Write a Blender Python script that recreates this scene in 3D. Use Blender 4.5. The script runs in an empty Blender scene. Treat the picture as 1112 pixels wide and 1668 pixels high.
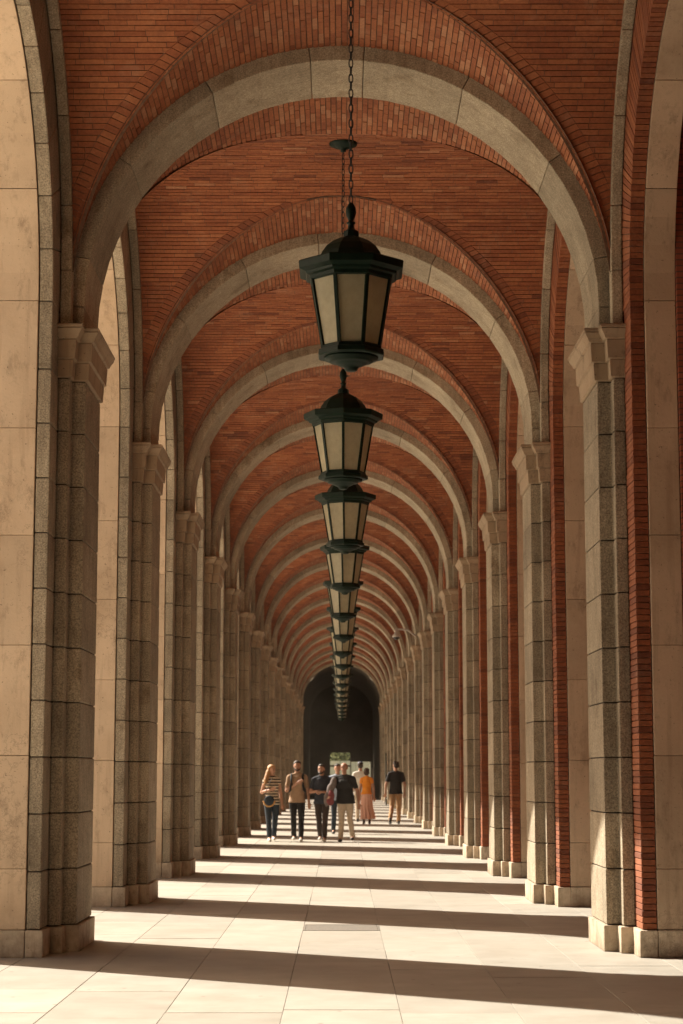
import bpy, bmesh, math, random
from mathutils import Vector, Matrix
random.seed(7)
PI = math.pi
scn = bpy.context.scene
C = scn.collection

# ------------------------------------------------------------------ camera
F_PX, YH = 3150.0, 1260.0
PITCH = math.atan((YH - 834) / F_PX)
cam_d = bpy.data.cameras.new("camera")
cam = bpy.data.objects.new("camera", cam_d); C.objects.link(cam)
cam_d.sensor_fit = 'VERTICAL'; cam_d.sensor_height = 36.0
cam_d.lens = F_PX / 1668 * 36
cam.location = (0, 0, 1.5); cam.rotation_euler = (PI/2 + PITCH, 0, 0)
cam_d.clip_start = 0.1; cam_d.clip_end = 2000
cam_d.dof.use_dof = True; cam_d.dof.focus_distance = 18.0; cam_d.dof.aperture_fstop = 4.0
scn.camera = cam

# ------------------------------------------------------------------ world, sun, exposure
SUN_EL = math.radians(42.5)
SLOPE = 0.68                                   # how far towards the viewer the light runs per metre to the right
az = math.atan(SLOPE)
sun_dir = Vector((math.cos(az)*math.cos(SUN_EL), -math.sin(az)*math.cos(SUN_EL), -math.sin(SUN_EL)))
W = bpy.data.worlds.new("World"); scn.world = W; W.use_nodes = True
nt = W.node_tree; nt.nodes.clear()
sky = nt.nodes.new('ShaderNodeTexSky'); sky.sky_type = 'NISHITA'; sky.sun_disc = False
sky.sun_elevation = SUN_EL
sky.sun_rotation = math.atan2(-sun_dir.x, -sun_dir.y)
sky.dust_density = 4.0; sky.air_density = 0.8; sky.ozone_density = 0.4
tint = nt.nodes.new('ShaderNodeMix'); tint.data_type = 'RGBA'; tint.blend_type = 'MULTIPLY'
tint.inputs[0].default_value = 1.0; tint.inputs[7].default_value = (1.0, 0.80, 0.60, 1)
bg = nt.nodes.new('ShaderNodeBackground'); bg.inputs[1].default_value = 0.09
wo = nt.nodes.new('ShaderNodeOutputWorld')
nt.links.new(sky.outputs[0], tint.inputs[6]); nt.links.new(tint.outputs[2], bg.inputs[0]); nt.links.new(bg.outputs[0], wo.inputs[0])
sl = bpy.data.lights.new("sun", 'SUN'); sl.energy = 5.0; sl.angle = math.radians(0.55); sl.color = (1.0, 0.93, 0.80)
so = bpy.data.objects.new("sun", sl); C.objects.link(so)
so.rotation_euler = sun_dir.to_track_quat('-Z', 'Y').to_euler(); so.location = (-20, 40, 30)
scn.view_settings.view_transform = 'Standard'; scn.view_settings.look = 'None'
scn.view_settings.gamma = 1.0; scn.view_settings.exposure = 1.2
scn.view_settings.use_curve_mapping = False
cy = scn.cycles
cy.max_bounces = 10; cy.diffuse_bounces = 8; cy.glossy_bounces = 3; cy.transmission_bounces = 4
cy.caustics_reflective = False; cy.caustics_refractive = False
cy.use_denoising = True
try: cy.denoiser = 'OPENIMAGEDENOISE'
except Exception: pass
cy.sample_clamp_indirect = 6.0

# ------------------------------------------------------------------ materials
def lin(h):
    return tuple(((c/255)/12.92 if c/255 <= .04045 else ((c/255+.055)/1.055)**2.4) for c in h)
class NB:
    def __init__(s, name):
        s.m = bpy.data.materials.new(name); s.m.use_nodes = True
        s.t = s.m.node_tree; s.t.nodes.clear()
        s.out = s.n('ShaderNodeOutputMaterial'); s.p = s.n('ShaderNodeBsdfPrincipled')
        s.t.links.new(s.p.outputs[0], s.out.inputs[0])
        s.geo = None
    def n(s, k, **kw):
        x = s.t.nodes.new(k)
        for a, b in kw.items(): setattr(x, a, b)
        return x
    def l(s, a, b): s.t.links.new(a, b)
    def pos(s):
        if not s.geo: s.geo = s.n('ShaderNodeNewGeometry')
        return s.geo.outputs['Position']
    def noise(s, scale, detail=4, rough=.6, vec=None, stretch=None):
        x = s.n('ShaderNodeTexNoise'); x.inputs['Scale'].default_value = scale
        x.inputs['Detail'].default_value = detail; x.inputs['Roughness'].default_value = rough
        v = vec or s.pos()
        if stretch:
            mp = s.n('ShaderNodeMapping'); mp.inputs['Scale'].default_value = stretch
            s.l(v, mp.inputs[0]); v = mp.outputs[0]
        s.l(v, x.inputs['Vector']); return x.outputs['Fac']
    def ramp(s, fac, stops):
        r = s.n('ShaderNodeValToRGB'); e = r.color_ramp.elements
        while len(e) < len(stops): e.new(0.5)
        for k, (p, c) in enumerate(stops):
            e[k].position = p; e[k].color = (c[0], c[1], c[2], 1) if len(c) == 3 else c
        s.l(fac, r.inputs[0]); return r.outputs[0]
    def mix(s, a, b, fac, mode='MIX'):
        x = s.n('ShaderNodeMix', data_type='RGBA', blend_type=mode)
        if isinstance(fac, float): x.inputs[0].default_value = fac
        else: s.l(fac, x.inputs[0])
        for v, i in ((a, 6), (b, 7)):
            if isinstance(v, tuple): x.inputs[i].default_value = (*v[:3], 1)
            else: s.l(v, x.inputs[i])
        return x.outputs[2]
    def rnd(s, lo, hi):
        o = s.n('ShaderNodeObjectInfo'); m = s.n('ShaderNodeMapRange')
        m.inputs[3].default_value = lo; m.inputs[4].default_value = hi
        s.l(o.outputs['Random'], m.inputs[0]); return m.outputs[0]
    def bump(s, h, strength, dist=.01):
        b = s.n('ShaderNodeBump'); b.inputs['Strength'].default_value = strength; b.inputs['Distance'].default_value = dist
        s.l(h, b.inputs['Height'])
        if s.p.inputs['Normal'].is_linked: s.l(s.p.inputs['Normal'].links[0].from_socket, b.inputs['Normal'])
        s.l(b.outputs[0], s.p.inputs['Normal'])
    def col(s, c):
        if isinstance(c, tuple): s.p.inputs['Base Color'].default_value = (*c[:3], 1)
        else: s.l(c, s.p.inputs['Base Color'])
    def rough(s, v): s.p.inputs['Roughness'].default_value = v
    def val(s, c, socket):   # multiply colour by a scalar socket
        h = s.n('ShaderNodeHueSaturation'); s.l(c, h.inputs['Color']); s.l(socket, h.inputs['Value']); return h.outputs[0]

def granite(name, a, b, dark):
    m = NB(name)
    c = m.ramp(m.noise(75, 2, .7), [(.36, dark), (.47, a), (.6, b), (.72, tuple(min(1, x*1.35) for x in b))])
    big = m.ramp(m.noise(1.6, 5, .6), [(.3, (.72, .70, .68)), (.65, (1.08, 1.08, 1.08))])
    c = m.mix(c, big, 1.0, 'MULTIPLY')
    blot = m.ramp(m.noise(2.7, 5, .62), [(.56, (1, 1, 1)), (.74, (.60, .54, .47))])
    c = m.mix(c, m.ramp(m.noise(6, 5, .7, stretch=(3, 3, .3)), [(.35, (1.12, 1.1, 1.06)), (.7, (.80, .77, .73))]), 1.0, 'MULTIPLY')
    c = m.mix(c, blot, 1.0, 'MULTIPLY')
    c = m.val(c, m.rnd(.80, 1.13))
    m.col(c); m.rough(.85); m.bump(m.noise(90, 3, .7), .35, .006); m.bump(m.noise(9, 3, .6), .25, .02)
    return m.m
M = {}
M['granite'] = granite('granite', (.315, .268, .198), (.39, .337, .255), (.20, .165, .12))
M['granite_pale'] = granite('granite_pale', (.375, .325, .245), (.46, .405, .31), (.26, .22, .16))

def limestone(name, a, b, dirt, stain=.5):
    m = NB(name)
    c = m.ramp(m.noise(1.3, 6, .62), [(.28, a), (.7, b)])
    c = m.mix(c, m.ramp(m.noise(.55, 7, .7), [(.3, (.74, .70, .65)), (.5, (1, 1, 1)), (.75, (1.1, 1.1, 1.1))]), 1.0, 'MULTIPLY')
    st = m.noise(5, 6, .75, stretch=(1, 1, .45))
    c = m.mix(c, dirt, m.ramp(st, [(.55, (0, 0, 0)), (.70, (stain,)*3)]))
    sk = m.noise(4, 5, .65, stretch=(3.2, 3.2, .22)); c = m.mix(c, tuple(x*1.3 for x in dirt), m.ramp(sk, [(.54, (0, 0, 0)), (.72, (.42,)*3)]))
    pits = m.noise(38, 3, .6)
    c = m.mix(c, tuple(x*.45 for x in dirt), m.ramp(pits, [(.66, (0, 0, 0)), (.72, (.7,)*3)]))
    foot = m.n('ShaderNodeSeparateXYZ'); m.l(m.pos(), foot.inputs[0])
    mr = m.n('ShaderNodeMapRange'); mr.inputs[1].default_value = .9; mr.inputs[2].default_value = .0
    m.l(foot.outputs[2], mr.inputs[0])
    mm = m.n('ShaderNodeMath', operation='MULTIPLY'); m.l(mr.outputs[0], mm.inputs[0]); m.l(m.noise(3.3, 5, .7), mm.inputs[1])
    c = m.mix(c, dirt, m.ramp(mm.outputs[0], [(.34 if name == 'base_stone' else .3, (0, 0, 0)), (.6, (.7 if name == 'base_stone' else .6,)*3)]))
    vein = m.noise(2.4, 8, .75); ab = m.n('ShaderNodeMath', operation='SUBTRACT'); m.l(vein, ab.inputs[0]); ab.inputs[1].default_value = .5
    ab2 = m.n('ShaderNodeMath', operation='ABSOLUTE'); m.l(ab.outputs[0], ab2.inputs[0])
    vm_ = m.mix(m.ramp(ab2.outputs[0], [(.0, (.55,)*3), (.012, (0, 0, 0))]), m.ramp(m.noise(.9, 3, .5), [(.5, (0, 0, 0)), (.62, (1, 1, 1))]), 1.0, 'MULTIPLY')
    c = m.mix(c, tuple(x*.6 for x in dirt), vm_)
    c = m.val(c, m.rnd(.84, 1.08))
    m.col(c); m.rough(.8); m.bump(pits, .3, .006); m.bump(m.noise(7, 5, .6), .25, .012)
    return m.m
M['limestone'] = limestone('limestone', (.52, .39, .265), (.63, .485, .34), (.24, .165, .105), .6)
M['capital'] = limestone('capital_stone', (.31, .225, .145), (.42, .315, .21), (.13, .08, .045), .9)
M['base'] = limestone('base_stone', (.52, .425, .31), (.64, .54, .41), (.17, .115, .07), .8)

def brickmat(name, attr):
    m = NB(name)
    if attr:
        at = m.n('ShaderNodeAttribute'); at.attribute_name = 'tone'; r = at.outputs['Fac']
    else: r = m.rnd(.16, .84)
    c = m.ramp(r, [(0, (.18, .055, .024)), (.2, (.275, .088, .035)), (.55, (.325, .113, .045)), (.85, (.375, .143, .060)), (1, (.42, .205, .11))])
    c = m.mix(c, m.ramp(m.noise(30, 4, .7), [(.3, (.72, .68, .66)), (.7, (1.15, 1.12, 1.1))]), 1.0, 'MULTIPLY')
    c = m.mix(c, m.ramp(m.noise(1.1, 4, .6), [(.3, (.78, .72, .70)), (.7, (1.12, 1.1, 1.08))]), 1.0, 'MULTIPLY')
    c = m.mix(c, (.46, .27, .17), m.ramp(m.noise(2.6, 7, .75), [(.54, (0, 0, 0)), (.74, (.38,)*3)]))
    c = m.mix(c, (.10, .045, .028), m.ramp(m.noise(1.7, 6, .7), [(.60, (0, 0, 0)), (.76, (.45,)*3)]))
    m.col(c); m.rough(.82); m.bump(m.noise(60, 3, .7), .4, .004)
    return m.m
M['brick'] = brickmat('brick', True)
M['brick_one'] = brickmat('brick_single', False)
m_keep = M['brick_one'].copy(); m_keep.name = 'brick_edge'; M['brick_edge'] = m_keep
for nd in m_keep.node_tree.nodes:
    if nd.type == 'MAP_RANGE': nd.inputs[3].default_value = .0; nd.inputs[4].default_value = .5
m = NB('mortar'); m.col(m.ramp(m.noise(25, 3), [(.3, (.10, .054, .033)), (.7, (.18, .10, .062))])); m.rough(.95); m.bump(m.noise(80, 3), .3, .004); M['mortar'] = m.m
m = NB('joint_mortar'); m.col(m.ramp(m.noise(25, 3), [(.3, (.025, .018, .013)), (.7, (.055, .042, .031))])); m.rough(.95); m.bump(m.noise(80, 3), .3, .004); M['joint'] = m.m
# far brickwork as a texture (upper walls nobody sees closely)
m = NB('brick_wall'); bt = m.n('ShaderNodeTexBrick')
mp = m.n('ShaderNodeMapping'); mp.inputs['Rotation'].default_value = (PI/2, 0, 0); m.l(m.pos(), mp.inputs[0]); 
sx = m.n('ShaderNodeSeparateXYZ'); m.l(m.pos(), sx.inputs[0]); cb = m.n('ShaderNodeCombineXYZ')
ad = m.n('ShaderNodeMath', operation='ADD'); m.l(sx.outputs[0], ad.inputs[0]); m.l(sx.outputs[1], ad.inputs[1])
m.l(ad.outputs[0], cb.inputs[0]); m.l(sx.outputs[2], cb.inputs[1]); m.l(cb.outputs[0], bt.inputs['Vector'])
bt.inputs['Scale'].default_value = 1; bt.inputs['Brick Width'].default_value = .25; bt.inputs['Row Height'].default_value = .052; bt.inputs['Mortar Size'].default_value = .006
bt.inputs['Color1'].default_value = (.24, .065, .033, 1); bt.inputs['Color2'].default_value = (.34, .10, .05, 1); bt.inputs['Mortar'].default_value = (.11, .06, .04, 1)
m.col(bt.outputs[0]); m.rough(.85); m.bump(m.noise(60, 3), .3, .004); M['brick_wall'] = m.m

m = NB('paving')
c = m.ramp(m.noise(2.2, 6, .62), [(.3, (.335, .308, .262)), (.7, (.42, .392, .34))])
v = m.noise(5, 6, .7, stretch=(.5, 3.2, 1))
c = m.mix(c, (.34, .29, .23), m.ramp(v, [(.55, (0, 0, 0)), (.75, (.6,)*3)]))
c = m.mix(c, (.25, .2, .15), m.ramp(m.noise(24, 3, .6), [(.70, (0, 0, 0)), (.76, (.6,)*3)]))
c = m.mix(c, (.30, .25, .19), m.ramp(m.noise(.7, 5, .7), [(.56, (0, 0, 0)), (.75, (.45,)*3)]))
sc_ = m.noise(9, 7, .8, stretch=(.35, 2.2, 1)); c = m.mix(c, (.26, .215, .165), m.ramp(sc_, [(.57, (0, 0, 0)), (.66, (.62,)*3)]))
gum = m.n('ShaderNodeTexVoronoi'); gum.inputs['Scale'].default_value = 3.2; m.l(m.pos(), gum.inputs['Vector']); c = m.mix(c, (.14, .115, .09), m.ramp(gum.outputs['Distance'], [(.045, (.75,)*3), (.065, (0, 0, 0))]))
edge_ = m.noise(1.6, 8, .8, stretch=(1, 1, 1)); c = m.mix(c, (.30, .255, .205), m.ramp(edge_, [(.52, (0, 0, 0)), (.72, (.55,)*3)]))
c = m.val(c, m.rnd(.86, 1.05))
m.col(c); m.rough(.58); m.bump(m.noise(45, 4, .7), .12, .004); m.bump(m.noise(3, 3), .15, .01); M['paving'] = m.m
m = NB('plaza'); m.col(m.ramp(m.noise(.6, 5), [(.3, (.62, .565, .48)), (.7, (.72, .66, .57))])); m.rough(.85); M['plaza'] = m.m
m = NB('cover_metal'); m.col(m.ramp(m.noise(40, 3), [(.3, (.16, .14, .12)), (.7, (.26, .235, .20))])); m.rough(.6); m.p.inputs['Metallic'].default_value = .3; m.bump(m.noise(120, 2), .4, .003); M['cover'] = m.m
m = NB('lantern_iron'); m.col(m.ramp(m.noise(14, 5, .7), [(.3, (.002, .009, .005)), (.7, (.006, .020, .011))])); m.rough(.5); m.p.inputs['Specular IOR Level'].default_value = .18; m.bump(m.noise(70, 3), .25, .003); M['iron'] = m.m
m = NB('chain_iron'); m.col((.012, .013, .012)); m.rough(.5); M['chain'] = m.m
# frosted lantern glass: cloudy, lets daylight through
m = NB('frosted_glass'); c = m.ramp(m.noise(3.4, 4, .6), [(.3, (.66, .63, .49)), (.7, (.84, .80, .64))]); c = m.mix(c, m.ramp(m.noise(22, 5, .7), [(.4, (1, 1, 1)), (.8, (.88, .86, .8))]), 1.0, 'MULTIPLY'); m.col(c); m.rough(.14); m.bump(m.noise(2.2, 2), .25, .02)
tr = m.n('ShaderNodeBsdfTranslucent'); m.l(c, tr.inputs[0]); mx = m.n('ShaderNodeMixShader'); mx.inputs[0].default_value = .62
m.l(m.p.outputs[0], mx.inputs[1]); m.l(tr.outputs[0], mx.inputs[2]); m.l(mx.outputs[0], m.out.inputs[0]); M['glass'] = m.m
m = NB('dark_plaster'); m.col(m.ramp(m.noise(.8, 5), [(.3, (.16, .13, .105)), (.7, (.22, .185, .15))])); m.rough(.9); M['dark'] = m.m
def plain(name, a, rough=.75, var=.25, scale=9, bs=.2):
    m = NB(name); m.col(m.ramp(m.noise(scale, 4, .6), [(.3, tuple(x*(1-var) for x in a)), (.7, tuple(min(1, x*(1+var)) for x in a))]))
    m.rough(rough); m.bump(m.noise(scale*4, 3), bs, .004); return m.m
M['facade'] = plain('facade_stone', (.46, .37, .27), .85, .15, 2)
M['dark_wall'] = plain('dark_wall', (.16, .12, .085), .85, .15, 2)
M['roofing'] = plain('roofing', (.2, .18, .15), .9, .2, 3)
M['pale_panel'] = plain('pale_panel', (.42, .44, .33), .5, .08, 2)
M['bark'] = plain('bark', (.09, .065, .045), .9)
m = NB('leaf'); m.col(m.ramp(m.rnd(0, 1), [(0, (.07, .10, .035)), (1, (.15, .175, .075))])); m.rough(.6); M['leaf'] = m.m
M['skin'] = plain('skin', (.48, .26, .17), .55, .08, 14, .05)
M['skin_dark'] = plain('skin_tan', (.40, .205, .13), .55, .08, 14, .05)
def hairm(n, a): return plain(n, a, .55, .4, 60, .8)
M['hair_dark'] = hairm('hair_dark', (.030, .018, .012)); M['hair_blond'] = hairm('hair_blond', (.42, .22, .09)); M['hair_brown'] = hairm('hair_brown', (.06, .032, .018))
M['black_cloth'] = plain('black_cloth', (.012, .011, .011), .85, .3, 12, .5)
M['navy_cloth'] = plain('navy_cloth', (.022, .028, .042), .8, .3, 12, .5)
M['jeans'] = plain('dark_jeans', (.018, .030, .045), .85, .35, 16, .5)
M['tan_cloth'] = plain('tan_cloth', (.36, .24, .15), .85, .12, 12, .5)
M['beige_cloth'] = plain('beige_cloth', (.52, .42, .31), .85, .12, 12, .5)
M['khaki_cloth'] = plain('khaki_cloth', (.46, .27, .13), .85, .12, 12, .5)
M['brown_cloth'] = plain('brown_cloth', (.045, .030, .024), .85, .25, 12, .5)
M['orange_cloth'] = plain('orange_cloth', (.95, .33, .02), .75, .08, 12, .4)
M['pink_cloth'] = plain('pink_cloth', (.86, .50, .37), .75, .10, 30, .5)
M['blue_cloth'] = plain('blue_cloth', (.34, .40, .50), .8, .12, 12, .4)
M['white_cloth'] = plain('white_cloth', (.72, .68, .60), .8, .06, 12, .4)
M['maroon_cloth'] = plain('maroon_cloth', (.20, .045, .05), .75, .3, 14, .5)
M['grey_cloth'] = plain('grey_cloth', (.16, .13, .12), .8, .3, 14, .6)
M['shoe_white'] = plain('shoe_white', (.62, .58, .52), .6, .08)
M['shoe_dark'] = plain('shoe_dark', (.03, .025, .022), .5, .2)
M['straw'] = plain('straw', (.50, .27, .09), .8, .25, 60, .6)
M['cap_blue'] = plain('cap_blue', (.02, .045, .12), .8, .2)
M['camera_white'] = plain('camera_white', (.6, .57, .52), .4, .05)
M['lens_dark'] = plain('lens_dark', (.01, .01, .01), .15, .05)
m = NB('striped_cloth'); sx = m.n('ShaderNodeSeparateXYZ'); m.l(m.pos(), sx.inputs[0])
mu = m.n('ShaderNodeMath', operation='MULTIPLY'); m.l(sx.outputs[2], mu.inputs[0]); mu.inputs[1].default_value = 15.5
fr = m.n('ShaderNodeMath', operation='FRACT'); m.l(mu.outputs[0], fr.inputs[0])
m.col(m.ramp(fr.outputs[0], [(.46, (.05, .035, .03)), (.52, (.66, .56, .42))])); m.rough(.85); m.bump(m.noise(14, 3), .4, .005); M['striped'] = m.m

# ------------------------------------------------------------------ helpers
def ob(name, data, parent=None, loc=(0, 0, 0), **props):
    o = bpy.data.objects.new(name, data); C.objects.link(o)
    if parent is not None: o.parent = parent
    o.location = loc
    for k, v in props.items(): o[k] = v
    return o
def thing(name, label, cat, loc=(0, 0, 0), group=None, rz=0):
    o = bpy.data.objects.new(name, None); C.objects.link(o); o.location = loc; o.rotation_euler = (0, 0, rz)
    o.empty_display_size = .2
    o['label'] = label; o['category'] = cat
    if group: o['group'] = group
    return o
def mesh_from(verts, faces, mat, name='mesh', smooth=False):
    me = bpy.data.meshes.new(name); me.from_pydata([tuple(v) for v in verts], [], faces); me.validate(); me.update()
    if mat: me.materials.append(mat)
    if smooth:
        for p in me.polygons: p.use_smooth = True
    return me
def bm_mesh(bm, mat, name='mesh', smooth=False):
    bmesh.ops.recalc_face_normals(bm, faces=bm.faces)
    me = bpy.data.meshes.new(name); bm.to_mesh(me); bm.free()
    if mat: me.materials.append(mat)
    if smooth:
        for p in me.polygons: p.use_smooth = True
    return me
def bevel(bm, w, seg=1, jitter=0):
    if w: bmesh.ops.bevel(bm, geom=list(bm.edges), offset=w, segments=seg, affect='EDGES', profile=.6)
    if jitter:
        for v in bm.verts: v.co += Vector((random.uniform(-1, 1), random.uniform(-1, 1), random.uniform(-1, 1)))*jitter
def prism(poly, z0, z1, mat, bw=.012, name='block', jitter=.0012):
    """poly: list of (x, y), extruded from z0 to z1, edges bevelled."""
    bm = bmesh.new()
    lo = [bm.verts.new((x, y, z0)) for x, y in poly]; hi = [bm.verts.new((x, y, z1)) for x, y in poly]
    n = len(poly); bm.faces.new(lo[::-1]); bm.faces.new(hi)
    for i in range(n): bm.faces.new((lo[i], lo[(i+1) % n], hi[(i+1) % n], hi[i]))
    bmesh.ops.recalc_face_normals(bm, faces=bm.faces)
    bevel(bm, bw, 2 if bw > .008 else 1, jitter)
    return bm_mesh(bm, mat, name)
def box(x0, x1, y0, y1, z0, z1, mat, bw=.0, name='block', jitter=0):
    return prism([(x0, y0), (x1, y0), (x1, y1), (x0, y1)], z0, z1, mat, bw, name, jitter)
def hexa(p, mat, bw=.01, name='voussoir', jitter=.001):
    """eight corners: inner ring 4, outer ring 4"""
    bm = bmesh.new(); v = [bm.verts.new(q) for q in p]
    for f in ((0, 1, 2, 3), (7, 6, 5, 4), (0, 4, 5, 1), (1, 5, 6, 2), (2, 6, 7, 3), (3, 7, 4, 0)): bm.faces.new([v[i] for i in f])
    bmesh.ops.recalc_face_normals(bm, faces=bm.faces)
    bevel(bm, bw, 2 if bw > .008 else 1, jitter)
    return bm_mesh(bm, mat, name)
def offset_poly(poly, d):
    n = len(poly); out = []
    area = sum(poly[i][0]*poly[(i+1) % n][1]-poly[(i+1) % n][0]*poly[i][1] for i in range(n))
    s = 1 if area > 0 else -1
    for i in range(n):
        a, b, c = Vector(poly[i-1]), Vector(poly[i]), Vector(poly[(i+1) % n])
        e1 = (b-a).normalized(); e2 = (c-b).normalized()
        n1 = Vector((e1.y, -e1.x))*s; n2 = Vector((e2.y, -e2.x))*s
        k = (n1+n2); k = k/max(1e-6, k.dot(n1)); out.append(tuple(b+k*d))
    return out
def loft_levels(poly, levels, mat, name, smooth=False):
    bm = bmesh.new(); rings = []
    for z, d in levels: rings.append([bm.verts.new((x, y, z)) for x, y in offset_poly(poly, d)])
    n = len(poly); bm.faces.new(rings[0][::-1]); bm.faces.new(rings[-1])
    for a, b in zip(rings, rings[1:]):
        for i in range(n): bm.faces.new((a[i], a[(i+1) % n], b[(i+1) % n], b[i]))
    return bm_mesh(bm, mat, name, smooth)
def mirror_mesh(me, mat=None):
    m2 = me.copy(); m2.transform(Matrix.Scale(-1, 4, (1, 0, 0))); m2.flip_normals()
    if mat: m2.materials.clear(); m2.materials.append(mat)
    return m2

# ------------------------------------------------------------------ plan of the arcade (u = distance from the centre line, v = along it)
BAY, Y1 = 6.1, 17.31
IMIN, IMAX = -2, 17                    # pier numbers; 0 stands just outside the frame, 1 is the nearest in view
def PY(i): return Y1 + BAY*(i-1)
U0, U1, U2, U3, UO = 2.26, 2.38, 2.48, 2.605, 3.57
V0, V1, V2, V3 = .505, .68, 1.08, .74       # V2 on the viewer's side, V3 on the far side
ZB, ZC, ZS = .225, 4.935, 5.40         # base top, capital bottom, capital top
R_OUT, ZC_OUT = (BAY-V2-V3)/2, 5.53
OY = (V3-V2)/2                         # centre of that arch within its bay             # outer arch
R_FOR, ZC_FOR = 2.35, 5.90             # formeret
R_TR, ZC_TR = 2.29, 5.62               # transverse rib
ordinal = ['', 'first', 'second', 'third', 'fourth', 'fifth', 'sixth', 'seventh', 'eighth', 'ninth', 'tenth', 'eleventh', 'twelfth', 'thirteenth', 'fourteenth', 'fifteenth', 'sixteenth', 'seventeenth', 'eighteenth', 'nineteenth']
def which(i, what):
    if i >= 1: return f'{ordinal[i]} {what} from the viewer'
    return {0: 'just outside the view', -1: 'one bay outside the view', -2: 'two bays outside the view'}[i]

# ------------------------------------------------------------------ ground and paving
ob('ground', mesh_from([(-400, -200, -.05), (400, -200, -.05), (400, 700, -.05), (-400, 700, -.05)], [(0, 1, 2, 3)], M['plaza']), kind='structure')
floor = ob('floor', mesh_from([(-4.3, -8, -.03), (4.3, -8, -.03), (4.3, 150, -.03), (-4.3, 150, -.03)], [(0, 1, 2, 3)], M['joint']), kind='structure')
SW = .745
cols = list(range(-6, 6))
covers = [(19.0, 19.72), (32.0, 32.9)]
slab_cache = {}
far = bmesh.new(); count = 0
slabs = []
for cidx in cols:
    x0 = -SW/2 + cidx*SW; x1 = x0+SW
    y = 10.0 + [.0, .9, .35, 1.2, .6, 1.05][cidx % 6]
    while y < 148:
        L = random.choice([1.35, 1.5, 1.65]); y1 = y+L
        segs = [(y, y1)]
        if cidx == 0:
            for c0, c1 in covers:
                ns = []
                for a, b in segs:
                    if b <= c0 or a >= c1: ns.append((a, b))
                    else:
                        if c0-a > .12: ns.append((a, c0))
                        if b-c1 > .12: ns.append((c1, b))
                        elif b > c1: ns.append((c1, b))
                segs = ns
        for a, b in segs: slabs.append((x0, x1, a, b))
        y = y1
slabs = [s for s in slabs if s[3] > 10.2]
slabs.sort(key=lambda s: s[2] + (40 if abs(s[0]+.37) > 2.4 else 0))
def slab_bm(bm, x0, x1, y0, y1):
    q_ = lambda: random.choice((.0010, .0014, .0018, .0024, .0034)); a, b, c, d = x0+q_(), x1-q_(), y0+q_(), y1-q_(); e = .0014; dz = random.uniform(-.0012, .0012)
    vs = [bm.verts.new(p) for p in ((a, c, -.028), (b, c, -.028), (b, d, -.028), (a, d, -.028), (a, c, -e), (b, c, -e), (b, d, -e), (a, d, -e),
          (a+e, c+e, dz), (b-e, c+e, dz), (b-e, d-e, dz), (a+e, d-e, dz))]
    for k in range(4):
        bm.faces.new((vs[k], vs[(k+1) % 4], vs[4+(k+1) % 4], vs[4+k])); bm.faces.new((vs[4+k], vs[4+(k+1) % 4], vs[8+(k+1) % 4], vs[8+k]))
    bm.faces.new(vs[8:12])
for k, s in enumerate(slabs):
    if k < 290:
        bm = bmesh.new(); slab_bm(bm, *s); ob('paving_slab', bm_mesh(bm, M['paving']), floor)
    else: slab_bm(far, *s)
ob('far_paving_slabs', bm_mesh(far, M['paving']), floor, kind='stuff')
for k, (c0, c1) in enumerate(covers):
    t = thing('drain_cover', ['grey metal drain cover nearer the viewer, let into the central paving slabs', 'dark metal drain cover farther down the central paving, just before the walkers'][k], 'drain cover', (0, (c0+c1)/2, 0), 'drain covers in the paving')
    h = (c1-c0)/2
    ob('lid', box(-.35, .35, -h+.02, h-.02, -.028, .002, M['cover'], .003), t)
    bm = bmesh.new()
    for a, b, c, d in ((-.372, -.352, -h, h), (.352, .372, -h, h), (-.352, .352, -h, -h+.018), (-.352, .352, h-.018, h)):
        r = bmesh.ops.create_cube(bm, size=1); 
        bmesh.ops.scale(bm, vec=(b-a, d-c, .03), verts=r['verts']); bmesh.ops.translate(bm, vec=((a+b)/2, (c+d)/2, -.011), verts=r['verts'])
    ob('frame', bm_mesh(bm, M['cover']), t)

# ------------------------------------------------------------------ piers
core_poly = [(U0, -V0), (U0, V0), (U1, V0), (U1, V1), (U2+.0, V1), (U2+.0, -V1), (U1, -V1), (U1, -V0)]
wing_a = [(U2, -V2), (U3-.004, -V2), (U3-.004, -V1), (U2, -V1)]
wing_a = [(U2+.002, -V2+.012), (U3-.008, -V2+.012), (U3-.008, -.30), (U2+.002, -.30)]
wing_b = [(U2+.002, .30), (U3-.008, .30), (U3-.008, V3-.012), (U2+.002, V3-.012)]
NC = 10; CH = (ZC-ZB)/NC
def var(fn, n=3): return [fn() for _ in range(n)]
def pair(lst, matR=None): return {-1: [mirror_mesh(m) for m in lst], 1: lst}
G = .0045
core_blk = pair(var(lambda: prism(core_poly, G, CH-G, M['granite'], .010)))
wing_blk_a = pair(var(lambda: prism(wing_a, G, CH-G, M['granite'], .012)))
wing_blk_b = pair(var(lambda: prism(wing_b, G, CH-G, M['granite'], .012)))
HT = (ZC_OUT-ZC)
wing_top_a = pair(var(lambda: prism(wing_a, G, HT-G, M['granite'], .012), 1)); wing_top_b = pair(var(lambda: prism(wing_b, G, HT-G, M['granite'], .012), 1))
core_base = pair(var(lambda: prism(offset_poly(core_poly, .028), 0, ZB-G, M['base'], .010, jitter=.003)))
wing_base_a = pair(var(lambda: prism([(U2-.026, -V2-.018), (U3-.004, -V2-.018), (U3-.004, -V1-.032), (U2-.026, -V1-.032)], 0, ZB-G, M['base'], .010, jitter=.003)))
wing_base_b = pair(var(lambda: prism([(U2-.0, V1+.034), (U3-.004, V1+.034), (U3-.004, V3+.018), (U2-.0, V3+.018)], 0, ZB-G, M['base'], .010, jitter=.003)))
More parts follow.
